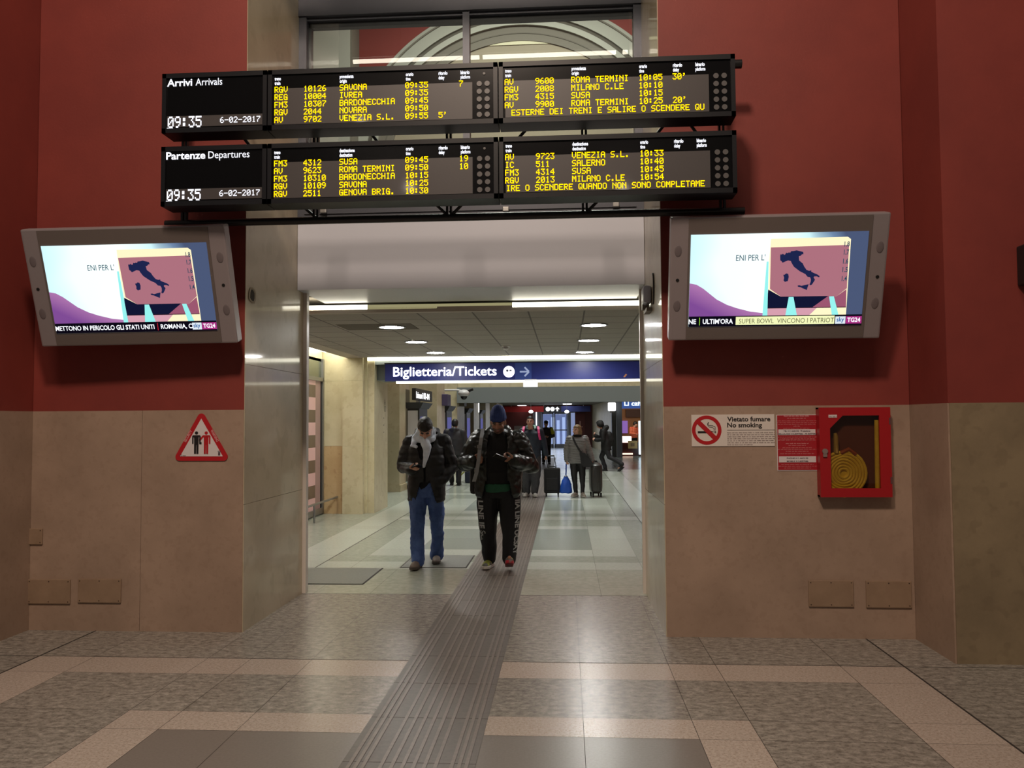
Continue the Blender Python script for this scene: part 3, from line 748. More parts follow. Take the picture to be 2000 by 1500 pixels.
# triangular warning sign
def tri_round(c, pts, r, n=6):
    out = []
    for i, p in enumerate(pts):
        a = Vector(pts[i - 1]) - Vector(p); b = Vector(pts[(i + 1) % 3]) - Vector(p)
        a.normalize(); b.normalize(); bis = (a + b).normalized(); half = a.angle(b) / 2
        cc = Vector(p) + bis * (r / math.sin(half)); s0 = Vector(p) + a * (r / math.tan(half)); s1 = Vector(p) + b * (r / math.tan(half))
        t0 = math.atan2(s0.y - cc.y, s0.x - cc.x); t1 = math.atan2(s1.y - cc.y, s1.x - cc.x); d = (t1 - t0 + math.pi) % (2 * math.pi) - math.pi
        for k in range(n + 1): t = t0 + d * k / n; out.append((cc.x + r * math.cos(t), cc.y + r * math.sin(t)))
    return out
A_, B_, C_ = wp(394, 800), wp(338, 900), wp(451, 900)
tr = [(B_[0], B_[2]), (C_[0], C_[2]), (A_[0], A_[2])]
sg = thing('warning_sign', 'red and white triangular security warning sign beside left jamb', 'sign', wp(394, 870))
m = MB(); m.prism(tri_round(None, tr, .032), YS - .008, YS - .001); m.build('plate', SRED, sg, world=True)
ctr = (sum(p[0] for p in tr) / 3, sum(p[1] for p in tr) / 3)
m = MB(); m.prism([(ctr[0] + (x - ctr[0]) * .735, ctr[1] + (z - ctr[1]) * .735) for x, z in tr], YS - .0095, YS - .007); m.build('white_field', SWHITE, sg, world=True)
def figure(mb, cx, zt, k, arm_to=None, flip=1):
    n_ = [0]; y1 = YS - .009
    def Y0(): n_[0] += 1; return YS - .0115 - .0003 * n_[0]
    mb.disc((cx, Y0(), zt - .04 * k), .036 * k, 'y', 18, .002)
    mb.prism([(cx - .068 * k, zt - .285 * k), (cx - .045 * k, zt - .285 * k), (cx - .045 * k, zt - .16 * k), (cx - .052 * k, zt - .16 * k), (cx - .05 * k, zt - .30 * k), (cx + .05 * k, zt - .30 * k), (cx + .052 * k, zt - .16 * k), (cx + .062 * k, zt - .09 * k), (cx - .075 * k, zt - .09 * k), (cx - .095 * k, zt - .12 * k), (cx - .095 * k, zt - .285 * k)][3:9], Y0(), y1)
    for sx in (-1, 1):
        if arm_to and sx == flip:
            ax = cx + sx * .06 * k; mb.prism(sorted_ccw([(ax - .02 * k, zt - .095 * k), (ax + .02 * k, zt - .10 * k), (arm_to[0] + .016 * k, arm_to[1] - .01 * k), (arm_to[0] - .016 * k, arm_to[1] + .012 * k)]), Y0(), y1)
        else: mb.prism(sorted_ccw([(cx + sx * .066 * k, zt - .28 * k), (cx + sx * .096 * k, zt - .28 * k), (cx + sx * .096 * k, zt - .11 * k), (cx + sx * .066 * k, zt - .10 * k)]), Y0(), y1); mb.prism(sorted_ccw([(cx, zt - .09 * k), (cx + sx * .08 * k, zt - .09 * k), (cx + sx * .096 * k, zt - .115 * k), (cx, zt - .13 * k)]), Y0(), y1)
        mb.prism(sorted_ccw([(cx + sx * .006 * k, zt - .50 * k), (cx + sx * .048 * k, zt - .50 * k), (cx + sx * .05 * k, zt - .28 * k), (cx + sx * .004 * k, zt - .28 * k)]), Y0(), y1)
def sorted_ccw(p):
    cx = sum(a for a, _ in p) / len(p); cz = sum(b for _, b in p) / len(p)
    return sorted(p, key=lambda q: math.atan2(q[1] - cz, q[0] - cx))
f1, f2 = wp(385, 842), wp(404, 842)
kk = .36
m = MB(); figure(m, f1[0], f1[2], kk); m.box(f1[0] + .025, f1[0] + .042, YS - .0115, YS - .009, f1[2] - .105, f1[2] - .088); m.build('black_pictogram', SBLK, sg, world=True)
m = MB(); figure(m, f2[0], f2[2], kk, (f1[0] + .026, f1[2] - .075), -1); m.build('red_pictogram', SRED, sg, world=True)
e1, e2 = wp(356, 868), wp(432, 866)
ang = math.atan2(A_[2] - B_[2], A_[0] - B_[0])
m = MB(); q1 = wp(364, 864); put_text(m, 'SECURITY', q1[0], YS - .0095, q1[2], .105, .03, .0006, rot=ang)
q2 = wp(412, 841); put_text(m, 'WARNING', q2[0], YS - .0095, q2[2], .105, .03, .0006, rot=-ang)
m.build('lettering', mat('sign_pale_pink', (222, 160, 160), .5), sg, world=True)
m = MB(); q = wp(429, 889); m.box(q[0] - .009, q[0] + .009, YS - .0105, YS - .009, q[2] - .002, q[2] + .026); m.box(q[0] - .012, q[0] + .012, YS - .0105, YS - .009, q[2] + .029, q[2] + .035)
q = wp(352, 891); put_text(m, 'FS', q[0], YS - .0105, q[2], .02, .02); m.box(q[0] + .024, q[0] + .05, YS - .0105, YS - .009, q[2] + .002, q[2] + .006); m.build('small_emblem', mat('emblem_grey', (92, 76, 84), .5), sg, world=True)

# no smoking sign
a0, a1 = wp(1350, 810), wp(1513, 871)
ns = thing('no_smoking_sign', 'white rectangular no smoking sign on the stone dado right of opening', 'sign', ((a0[0] + a1[0]) / 2, YS, a1[2]))
m = MB(); m.box(a0[0], a1[0], YS - .006, YS - .001, a1[2], a0[2]); m.build('plate', mat('cream_sign', (216, 206, 198), .4), ns, world=True)
cc = wp(1380, 840); rr = .112
m = MB(); m.disc((cc[0], YS - .0075, cc[2]), rr, 'y', 40, .002, rr * .76)
d = rr * .80; wd = .012; s2 = math.sqrt(.5)
m.prism(sorted_ccw([(cc[0] - d * s2 - wd, cc[2] + d * s2 - wd), (cc[0] - d * s2 + wd, cc[2] + d * s2 + wd), (cc[0] + d * s2 + wd, cc[2] - d * s2 + wd), (cc[0] + d * s2 - wd, cc[2] - d * s2 - wd)]), YS - .0085, YS - .006); m.build('prohibition_ring', SRED, ns, world=True)
m = MB(); m.box(cc[0] - .068, cc[0] + .045, YS - .0072, YS - .0055, cc[2] - .024, cc[2] - .008)
for k in (.052, .064): m.box(cc[0] + k, cc[0] + k + .006, YS - .0072, YS - .0055, cc[2] - .024, cc[2] - .008)
for o_ in (0, .012):
    m.tube([(cc[0] + .055 + o_ * .8, YS - .0065, cc[2] - .004), (cc[0] + .055 + o_ * .8, YS - .0065, cc[2] + .012 + o_), (cc[0] + .04 + o_ * .3, YS - .0065, cc[2] + .022 + o_), (cc[0] + .018, YS - .0065, cc[2] + .024 + o_), (cc[0] + .006, YS - .0065, cc[2] + .04 + o_ * .6), (cc[0] + .016, YS - .0065, cc[2] + .058 + o_ * .3)], .0022, 6)
m.build('cigarette_pictogram', SBLK, ns, world=True)
m = MB(); q = wp(1420, 823); put_text(m, 'Vietato fumare', q[0], YS - .0075, q[2], .325, .05, .0012)
q = wp(1420, 834.5); put_text(m, 'No smoking', q[0], YS - .0075, q[2], .262, .05, .0012)
q = wp(1420, 840.5); m.box(q[0], q[0] + .36, YS - .0075, YS - .006, q[2], q[2] + .003); m.build('lettering', SBLK, ns, world=True)
m = MB(); q = wp(1420, 846)
for k in range(7): word_bars(m, q[0], YS - .0072, q[2] - k * .0153, .357 if k < 6 else .19, .0065, k)
m.build('small_print', mat('print_brown', (96, 78, 74), .5), ns, world=True)

# red notice
a0, a1 = wp(1516, 810), wp(1597, 919)
rn = thing('red_notice', 'red printed security notice between no smoking sign and hose cabinet', 'notice', ((a0[0] + a1[0]) / 2, YS, a1[2]))
m = MB(); m.box(a0[0], a1[0], YS - .004, YS - .001, a1[2], a0[2]); m.build('border', SWHITE, rn, world=True)
m = MB(); m.box(a0[0] + .005, a1[0] - .005, YS - .0055, YS - .003, a1[2] + .005, a0[2] - .005); m.build('sheet', mat('notice_red', (160, 28, 38), .45), rn, world=True)
zz = lambda py: wp(1556, py)[2]; xm = (a0[0] + a1[0]) / 2
m = MB()
for p0, p1 in ((838.5, 849.5), (891, 903)): m.box(a0[0] + .012, a1[0] - .012, YS - .007, YS - .005, zz(p1), zz(p0))
m.build('white_box', SWHITE, rn, world=True)
m = MB()
for py, t, w_ in ((843, 'TEL 011 6652102  FS stazione', .20), (848.6, 'CELLULARE 313.8097086 - FS 8097086', .29), (896, 'PHONE 011 6652102', .16), (902, 'MOBILE 313.8097086', .16)): put_text(m, t, xm, YS - .008, zz(py), w_, .014, .0004, 'CENTER')
m.build('dark_lettering', mat('notice_text_dark', (84, 62, 72), .5), rn, world=True)
m = MB()
for n_, (py, w_, h_) in enumerate(((813.5, .19, .009), (817.5, .14, .005), (822.5, .3, .004), (826, .3, .004), (829, .28, .004), (833, .05, .006), (837, .2, .004), (854, .3, .004), (857.5, .26, .004), (860, .29, .004), (867, .17, .008), (870.5, .13, .005), (875, .22, .004), (878, .29, .004), (882, .17, .005), (886.5, .26, .004), (907.5, .24, .004), (911, .29, .004), (914.5, .2, .004))):
    word_bars(m, xm - w_ / 2, YS - .0065, zz(py), w_, h_, n_)
m.build('pale_lettering', mat('notice_text_pale', (214, 150, 150), .5), rn, world=True)

# fire hose cabinet
a0, a1 = P(1599, 796, YW - .08), P(1743, 971, YW - .08)
yf = YW - .085
hc = thing('fire_hose_cabinet', 'red fire hose cabinet with glazed door on right stone dado', 'cabinet', ((a0[0] + a1[0]) / 2, YW, a1[2]))
CRED = mat('cabinet_red', (158, 18, 26), .42)
x0, x1, z0, z1 = a0[0], a1[0], a1[2], a0[2]
m = MB()
for q in ((x0, x0 + .012, z0, z1), (x1 - .012, x1, z0, z1), (x0, x1, z0, z0 + .012), (x0, x1, z1 - .012, z1)): m.box(q[0], q[1], yf + .02, YW - .002, q[2], q[3])
m.box(x0 + .01, x1 - .01, YW - .012, YW - .003, z0 + .01, z1 - .01); m.build('body', CRED, hc, world=True)
dl, dr, db, dt = x0 + .078, x1 - .082, z0 + .066, z1 - .062
m = MB()
for q in ((x0, dl, z0, z1), (dr, x1, z0, z1), (dl, dr, z0, db), (dl, dr, dt, z1)): m.box(q[0], q[1], yf, yf + .02, q[2], q[3])
m.prism([(dl, dt - .095), (dl + .095, dt), (dl, dt)], yf, yf + .02)
dr_ = m.build('door', CRED, hc, world=True)
m = MB(); m.quad((dl - .01, yf + .011, db - .01), (dr + .01, yf + .011, db - .01), (dr + .01, yf + .011, dt + .01), (dl - .01, yf + .011, dt + .01)); m.build('glass_pane', glass('cabinet_glass', (206, 198, 176), mixf=.05), dr_, world=True)
m = MB(); kx, kz = P(1611, 884, yf)[0], P(1611, 884, yf)[2]; m.disc((kx, yf - .012, kz + .01), .020, 'y', 16, .012); m.box(kx - .014, kx + .014, yf - .010, yf, kz - .032, kz + .01); m.build('lock_handle', mat('worn_metal', (128, 112, 108), .5), dr_, world=True)
m = MB(); m.box(x1 - .012, x1 + .003, yf - .002, yf + .02, z0 + .10, z0 + .15); m.box(x1 - .012, x1 + .003, yf - .002, yf + .02, z1 - .13, z1 - .08); m.build('hinge', mat('hinge_grey', (96, 62, 62), .5), dr_, world=True)
m = MB(); q = P(1618, 810, yf); m.box(q[0] + .0, q[0] + .062, yf - .002, yf - .0005, q[2] - .022, q[2]); m.build('sticker', SWHITE, dr_, world=True)
m = MB(); q = P(1619, 813, yf); put_text(m, 'N 051', q[0] + .004, yf - .003, q[2] - .008, .05, .014); m.build('sticker_lettering', SBLK, dr_, world=True)
m = MB(); m.box(x0 + .02, x1 - .02, YW - .0128, YW - .0122, z0 + .02, z1 - .02); m.build('back_lining', mat('cabinet_dark', (104, 52, 38), .7), hc, world=True)
# the folded hose inside
HY = mat('yellow_hose', (214, 178, 50), .6, noise=(12, 4), rgb2=(232, 200, 70))
hc_ = P(1652, 925, YW - .1)
fh = thing('fire_hose', 'rolled yellow fire hose inside the red wall cabinet', 'hose', (hc_[0], hc_[1], hc_[2] - .17))
m = MB(); 
for k in range(7): 
    r1 = .035 + k * .0215; m.tube([(hc_[0] + r1 * math.cos(t), YW - .052, hc_[2] + r1 * math.sin(t) * (1 + .04 * math.sin(3 * t + k))) for t in [2 * math.pi * i / 28 for i in range(29)]], .0118, 8)
m.v = [(x, YW - .052 + (y - (YW - .052)) * 1.0, z) for x, y, z in m.v]
m.disc((hc_[0], YW - .050, hc_[2]), .165, 'y', 28, .03)
m.build('coil', HY, fh, True, True)
m = MB(); q = P(1637, 880, YW - .1); m.tube([(q[0], YW - .055, q[2] - .02), (q[0], YW - .055, q[2] + .10), (q[0] - .005, YW - .055, q[2] + .13)], [.020, .018, .012], 10); m.build('nozzle', mat('nozzle_tan', (168, 138, 70), .5), fh, True, True)
m = MB(); q = P(1672, 894, YW - .1); m.tube([(hc_[0] - .02, YW - .055, hc_[2] + .15), (hc_[0] + .04, YW - .055, hc_[2] + .18), (hc_[0] + .09, YW - .055, hc_[2] + .14)], .016, 8); m.build('hose_loop', mat('hose_orange', (150, 70, 30), .6), fh, True, True)
q0, q1 = P(1721, 815, YW - .06), P(1722, 960, YW - .06)
m = MB(); m.tube([(q0[0] - .03, YW - .05, q0[2] - .02), (q1[0] - .026, YW - .05, q1[2] + .02)], .018, 10)
tag(m.build('hose_supply_pipe', HY, None, True), 'yellow upright pipe inside the red hose cabinet', 'pipe')

# cover plates low on the walls
PL = mat('painted_cover_plate', (136, 113, 92), .5, noise=(5, 5), rgb2=(148, 124, 102))
def plate(p0, p1, label, sq=False):
    a, b = wp(*p0), wp(*p1)
    t = thing('wall_cover_plate', label, 'cover plate', ((a[0] + b[0]) / 2, YW, b[2]), 'blank cover plates on the stone dado')
    m = MB(); m.bbox(a[0], b[0], YW - .014, YW - .0005, b[2], a[2], .004); pm = m.build('plate', PL, t, world=True)
    m = MB()
    for i in range(2 if sq else 3):
        for k in (0, 1):
            x = a[0] + .016 + (b[0] - a[0] - .032) * i / (1 if sq else 2); z = b[2] + .016 + (a[2] - b[2] - .032) * k
            m.disc((x, YW - .0155, z), .0045, 'y', 8, .003)
    m.build('screw_heads', mat('screw_dark', (62, 44, 34), .5), t, world=True)
plate((56, 1131), (138, 1179), 'oblong stone coloured cover plate nearer the corner, low on left dado')
plate((154, 1130), (237, 1177), 'oblong cover plate toward the opening, low on left dado')
plate((49, 1032), (84, 1063), 'small square cover plate at the left corner above the oblong ones', True)
plate((1578, 1133), (1667, 1185), 'oblong cover plate toward the opening, low on right dado under the hose cabinet')
plate((1690, 1134), (1780, 1187), 'oblong cover plate at the corner, low on right dado')

# broken socket in the left jamb, alarm box on the right jamb
c_ = PX(492, 577, XL)
t = thing('broken_socket', 'broken dark socket hole in the polished left jamb', 'socket', c_)
m = MB(); ring = []
pts = []; rs_ = random.Random(3)
for k in range(12):
    a = 2 * math.pi * k / 12; r1 = 1 + .22 * (rs_.random() - .5)
    pts.append((c_[1] + .085 * math.cos(a) * r1, c_[2] + .066 * math.sin(a) * r1))
m.add([(XL + .004, y, z) for y, z in pts] + [(XL + .004, c_[1] + (y - c_[1]) * .6, c_[2] + (z - c_[2]) * .72) for y, z in pts], [(k, (k + 1) % 12, 12 + (k + 1) % 12, 12 + k) for k in range(12)])
m.build('chipped_rim', mat('chipped_plaster', (150, 138, 116), .8), t, world=True)
m = MB(); m.add([(XL + .0035, c_[1] + (y - c_[1]) * .62, c_[2] + (z - c_[2]) * .74) for y, z in pts], [list(range(12))]); m.build('hole', mat('hole_brown', (48, 38, 26), .9), t, world=True)
c_ = PX(1271, 576, XR)
t = thing('alarm_box', 'small white rounded alarm box high on the right jamb', 'alarm', c_)
m = MB(); m.bbox(XR - .075, XR - .002, c_[1] - .09, c_[1] + .09, c_[2] - .085, c_[2] + .075, .03); m.build('cover', mat('alarm_white', (176, 178, 196), .35), t, True, True)
m = MB(); m.box(XR - .05, XR - .002, c_[1] - .12, c_[1] + .12, c_[2] - .155, c_[2] - .125); m.box(XR - .07, XR - .01, c_[1] + .05, c_[1] + .13, c_[2] - .12, c_[2] - .05); m.build('mounting_foot', mat('alarm_grey', (120, 112, 100), .4), t, world=True)
m = MB(); m.tube([(XR - .008, c_[1] - .12, c_[2] + .0 + .08 * math.sin(a) * 2) if False else (XR - .006, c_[1] - .22 - .07 * math.cos(a), c_[2] + .02 + .13 * math.sin(a)) for a in [math.pi * k / 10 - math.pi / 2 for k in range(11)]], .006, 6); m.build('cable', DARKP, t, True, True)
# dark display edge at the right
a0 = P(1995, 478, 5.70); a1 = P(1995, 556, 5.70)
m = MB(); m.bbox(a0[0], a0[0] + .9, 5.64, 5.768, a1[2], a0[2], .01)
tag(m.build('wall_display', DARKP), 'black flat display on the projecting pier, only its edge in view', 'display')

# mats in the floor of the passage
def floor_mat(x0, x1, y0, y1, label):
    t = thing('entrance_mat', label, 'mat', ((x0 + x1) / 2, y0, 0), 'dark mats let into the passage floor')
    m = MB(); m.box(x0, x1, y0, y1, .0005, .004); m.build('metal_edge', GAP, t, world=True)
    m = MB(); m.box(x0 + .015, x1 - .015, y0 + .015, y1 - .015, .003, .007); m.build('mat_surface', mat('mat_grey', (96, 98, 92), .45, noise=(60, 3), rgb2=(108, 110, 104)), t, world=True)
floor_mat(-3.1, -2.07, 8.29, 9.21, 'dark slab mat by the left jamb in the passage floor')
floor_mat(-1.89, -1.13, 9.25, 10.12, 'dark slab mat under the man in blue jeans')

# tactile guiding strip
ts = thing('tactile_strip', 'dark ribbed tactile guiding strip running through the passage', 'tactile paving', (CX, 3, 0))
m = MB(); yy = -2.
while yy < 37: m.box(-1.1, -.447, yy + .002, yy + .598, 0, .003); yy += .6
m.build('strip_base', TACT, ts, world=True)
m = MB()
for x in [-1.055, -1.02, -.985] + [-.90 + .0525 * k for k in range(6)] + [-.56, -.525, -.49]:
    m.box(x - .009, x + .009, -2, 37, .003, .0065)
m.build('raised_ribs', mat('tactile_rib', (104, 95, 88), .4, noise=(30, 3), rgb2=(118, 108, 100)), ts, world=True)
#@@CONC
# ================================================================== CONCOURSE THINGS
def downlight(x, y):
    m = MB(); m.disc((x, y, CZ - .022), .152, 'z', 32, .02)
    return m
dl0 = None
spots = [(P, p) for p in ()]
dpos = [((765, 638), 'round downlight in dark tile, nearest of the left row of three'), ((813, 667), 'round downlight, middle of the left row of three'), ((851, 688), 'round downlight, farthest of the left row of three'),
        ((1160, 634), 'round downlight, nearest of the right row of three'), ((1150, 664), 'round downlight, middle of the right row of three'), ((1142, 687), 'round downlight, farthest of the right row of three')]
for (px, py), lab in dpos:
    g = G(px, py, CZ)
    if dl0 is None:
        dl0 = thing('ceiling_downlight', lab, 'downlight', g, 'round downlights in the tiled ceiling')
        m = MB(); m.disc((0, 0, -.012), .172, 'z', 32, .012, .145); m.build('trim_ring', mat('light_ring', (120, 120, 122), .3, metal=.6), dl0)
        m = MB(); m.disc((0, 0, -.010), .146, 'z', 32, .009); m.build('diffuser', DOWN, dl0)
        first = g
    else: dup(dl0, g, lab)
m = MB(); m.box(first[0] - .62, first[0] + .29, first[1] - .3, first[1] + .3, CZ - .003, CZ - .0005); tag(m.build('ceiling_tile', mat('brown_tile', (92, 84, 72), .8)), 'darker ceiling tile holding the nearest left downlight', 'ceiling tile')
g = G(988, 676, CZ); t = thing('smoke_detector', 'small white smoke detector under the tiled ceiling', 'smoke detector', g)
m = MB(); m.disc((0, 0, -.012), .075, 'z', 20, .012); m.build('base', WHITEP, t)
m = MB(); m.ell((0, 0, -.035), (.05, .05, .03)); m.build('sensor_head', WHITEP, t, True)

# ticket hall sign
YT = 14.72
a0, a1 = P(752, 711, YT), P(752, 745, YT)
zs0, zs1 = a1[2] + .005, a0[2]
tsn = thing('ticket_sign', 'long blue lit sign reading Biglietteria Tickets', 'sign', (0, YT, zs0))
m = MB(); m.box(a0[0], 2.4, YT, YT + .16, zs0, zs1); m.build('case', mat('sign_blue', (38, 50, 128), .35), tsn, world=True)
m = MB(); m.box(a0[0] - .01, 2.42, YT - .012, YT + .17, zs1, zs1 + .018); m.build('top_edge', DARKP, tsn, world=True)
m = MB(); q = P(768, 735, YT); put_text(m, 'Biglietteria/Tickets', q[0], YT - .006, q[2], P(970, 735, YT)[0] - q[0], .24, .0035); m.build('lettering', emit('sign_letter_light', (255, 255, 255), 2.2), tsn, world=True)
q0, q1 = P(1006, 720, YT), P(1038, 720, YT)
m = MB(); m.box(q0[0], q1[0], YT - .004, YT - .001, zs0 + .01, zs1 - .005); m.build('pale_blue_panel', mat('sign_blue_light', (60, 84, 164), .35), tsn, world=True)
q = P(994, 726, YT); m = MB(); m.disc((q[0], YT - .007, q[2]), .103, 'y', 28, .004); m.build('round_icon', emit('sign_letter_light', (255, 255, 255), 2.2), tsn, world=True)
m = MB(); m.disc((q[0] - .03, YT - .009, q[2] + .02), .022, 'y', 10, .002); m.box(q[0] + .01, q[0] + .05, YT - .009, YT - .007, q[2] + .01, q[2] + .035); m.build('icon_marks', mat('icon_dark', (70, 74, 100), .5), tsn, world=True)
q = P(1025, 726, YT); m = MB(); m.box(q[0] - .09, q[0] + .07, YT - .008, YT - .004, q[2] - .014, q[2] + .014)
for s_ in (-1, 1): m.prism(sorted_ccw([(q[0] + .085, q[2] + s_ * .012), (q[0] + .065, q[2] - s_ * .012), (q[0] - .015, q[2] + s_ * .072), (q[0] + .008, q[2] + s_ * .09)]), YT - .008, YT - .004)
m.build('arrow', emit('arrow_pale', (176, 190, 222), .75), tsn, world=True)
q = P(1221, 733, YT); m = MB(); m.prism([(q[0] - .035, q[2] - .03), (q[0] - .005, q[2] - .035), (q[0] + .035, q[2] + .01), (q[0] + .01, q[2] + .028)], YT - .004, YT - .0005); m.build('sticker', mat('sticker_orange', (216, 150, 96), .5), tsn, world=True)
m = MB(); m.box(a0[0] + .2, 2.4, YT + .02, YT + .1, zs0 - .045, zs0 - .003); tag(m.build('sign_strip_lamp', emit('strip_lamp', (255, 250, 226), 2.6, True)), 'thin white strip lamp under the blue ticket sign', 'lamp')
b0, b1 = P(1022, 742, YT - .04), P(1050, 755.5, YT - .04)
t = thing('exit_lamp', 'small white lit box hanging below the blue ticket sign', 'lamp', ((b0[0] + b1[0]) / 2, YT, b1[2]))
m = MB(); m.bbox(b0[0], b1[0], YT - .06, YT + .015, b1[2], b0[2] - .01, .008); m.build('lit_cover', emit('exit_lamp_white', (250, 252, 255), 1.7), t, world=True)
m = MB(); m.box(b0[0] + .02, b1[0] - .02, YT - .03, YT + .01, b0[2] - .01, b0[2] + .015); m.build('bracket', WHITEP, t, world=True)

# striped shop window on the left
XS = -4.40
sw = thing('shop_window', 'tall framed shop window with pink and brown striped panel', 'shop window', (XS, 12, 0))
m = MB(); m.box(XS - .06, XS - .02, 9, 14.62, 2.45, 2.80); m.build('upper_glass', mat('dark_green_glass', (70, 78, 58), .15, coat=.3), sw, world=True)
m = MB(); m.box(XS - .05, XS + .02, 9, 14.62, 2.39, 2.455); m.box(XS - .05, XS + .02, 9, 14.62, .02, .12); m.box(XS - .05, XS + .02, 14.58, 14.645, 0, 2.8); m.build('frame', STEEL, sw, world=True)
m = MB(); m.box(XS - .03, XS - .005, 14.52, 14.58, .12, 2.39); m.build('black_edge', DARKP, sw, world=True)
m = MB(); zt_ = 2.41; k = 0
edges = [2.39, 2.31, 2.09, 1.87, 1.65, 1.43, 1.21, .99, .77, .55, .33, .12]
for i in range(len(edges) - 1):
    m.cur = i % 2; m.quad((XS - .01, 9, edges[i + 1]), (XS - .01, 14.22, edges[i + 1]), (XS - .01, 14.22, edges[i]), (XS - .01, 9, edges[i]))
m.build('striped_panel', [mat('panel_pink', (226, 184, 182), .4), mat('panel_brown', (112, 94, 78), .4)], sw, world=True)
m = MB(); m.quad((XS - .012, 14.22, .12), (XS - .012, 14.53, .12), (XS - .012, 14.53, 2.39), (XS - .012, 14.22, 2.39)); m.build('mauve_panel', mat('panel_mauve', (168, 138, 134), .4), sw, world=True)
rl = thing('metal_rail', 'low steel rail standing in front of the striped shop window', 'rail', (-4.1, 13, 0))
m = MB(); m.tube([(-4.14, 11.6, .30), (-4.14, 14.9, .30)], .02, 8); m.build('bar', STEEL, rl, True, True)
for y in (12.2, 13.3, 14.86):
    m = MB(); m.tube([(-4.14, y, 0), (-4.14, y, .30)], .018, 8); m.build('leg', STEEL, rl, True, True)

# advertising kiosks along the left
KG = mat('kiosk_grey', (214, 214, 220), .4); KD = mat('kiosk_dark', (38, 36, 40), .4)
k0 = None
kl = ['dark kiosk with purple screen, nearest of the row along the left pilasters', 'dark kiosk with blue screen beside the back of the walking man', 'dark kiosk with blue screen, third of the row along the left pilasters', 'dark kiosk with blue screen, farthest of the row along the left pilasters']
for i, y in enumerate((20.1, 24.75, 29.8, 34.6)):
    if k0 is None:
        k0 = thing('display_kiosk', kl[0], 'kiosk', (-3.62, y, 0), 'kiosks along the left pilasters')
        m = MB(); m.box(-.30, 0, .02, 1.2, 0, 2.0); m.build('body', KD, k0)
        m = MB(); m.box(-.285, -.035, 0, .02, .1, 1.93); m.build('grey_end_panel', KG, k0)
        m = MB(); m.loft([[Vector(p) for p in ((-.32, -.03, 1.98), (.03, -.03, 1.98), (.03, 1.25, 1.98), (-.32, 1.25, 1.98))], [Vector(p) for p in ((-.34, -.1, 2.13), (.12, -.1, 2.13), (.12, 1.35, 2.13), (-.34, 1.35, 2.13))]]); m.build('header', KD, k0)
        m = MB(); m.quad((.004, .15, .5), (.004, 1.05, .5), (.004, 1.05, 1.78), (.004, .15, 1.78)); m.build('screen', emit('kiosk_screen', (120, 120, 190), .55), k0)
    else: dup(k0, (-3.62, y, 0), kl[i])
# black lit sign with white lettering above the first kiosk
a, b = PX(799, 765, -3.6), PX(832, 786, -3.6)
t = thing('shop_sign', 'black projecting sign with white lit lettering above the nearest kiosk', 'sign', (-3.6, 19.4, 2.2))
m = MB(); m.box(-3.63, -3.54, 19.2, 21.6, 2.17, 2.45); m.build('case', KD, t, world=True)
m = MB(); v, f = text_mesh('binari 01-04', .3, .006); mxx = max(p[0] for p in v); m.add([(-3.535, 19.25 + p[0] / mxx * 1.9, 2.22 + p[2] * .72) for p in v], f); m.build('lettering', LAMPW, t, world=True)
# purple boxes, cctv, hanging lit sign
for px, py, X, lab in ((875, 785, -3.5, 'small purple box sign on the pilaster, nearer one'), (907, 787, -3.5, 'small dark box sign on the pilaster beyond the camera')):
    q = PX(px, py, X); m = MB(); m.bbox(-3.63, X + .05, q[1] - .45, q[1] + .25, q[2] - .12, q[2] + .22, .02)
    tag(m.build('box_sign', mat('purple_box' if px < 900 else 'dark_box', (74, 66, 100) if px < 900 else (84, 78, 66), .5)), lab, 'sign')
q = P(906, 768, 26)
t = thing('security_camera', 'white dome security camera on an arm by the left pilasters', 'camera', q)
m = MB(); m.ell((0, 0, 0), (.19, .19, .12)); m.build('housing', WHITEP, t, True)
m = MB(); m.ell((0, 0, -.10), (.11, .11, .11)); m.build('dome', DARKP, t, True)
m = MB(); m.tube([(-.75, 0, .1), (-.2, 0, .1), (0, 0, .05)], .035, 8); m.build('arm', WHITEP, t, True)
m = MB(); m.tube([(.08, 0, .04), (.3, -.05, .12)], .04, 8); m.build('lamp', DARKP, t, True)
q = P(931, 794, 34); t = thing('hanging_lamp', 'white lit lantern high between the far left kiosks', 'lamp', q)
m = MB(); m.bbox(-.10, .10, -.1, .1, -.25, .3, .04); m.build('lit_cover', LAMPW, t)
m = MB(); m.box(-.1, 1.0, -.2, .2, .34, .42); m.build('lit_bracket', LAMPW, t)
q = P(1195, 795, 36.5); t = thing('pillar_lamp', 'white lit lamp at the head of the far grey pillar', 'lamp', q)
m = MB(); m.bbox(-.17, .17, -.1, .1, -.17, .20, .05); m.build('lit_cover', LAMPW, t)
m = MB(); m.box(-.1, .1, -.06, .4, -.24, -.17); m.build('base', STEEL, t)

# far doors and the sign above
YD = 50.9
dx0, dx1 = P(1052, 840, YD)[0], P(1112, 840, YD)[0]
DFR = mat('door_frame_grey', (136, 140, 150), .4, metal=.3)
for i, (a, b) in enumerate(((dx0 + .2, (dx0 + dx1) / 2 - .02), ((dx0 + dx1) / 2 + .02, dx1 - .1))):
    m = MB()
    for q in ((a, a + .07, 0, 2.15), (b - .07, b, 0, 2.15), (a, b, 2.08, 2.15), (a, b, 0, .22), (a, b, 1.05, 1.12)): m.box(q[0], q[1], YD, YD + .06, q[2], q[3])
    d = struct('door_%d' % (i + 1), m, DFR, label='glazed sliding door leaf at the far end')
    m = MB(); m.quad((a + .05, YD + .03, .2), (b - .05, YD + .03, .2), (b - .05, YD + .03, 2.1), (a + .05, YD + .03, 2.1)); m.build('glass_pane', glass('door_glass%d' % i, (205, 214, 235)), d)
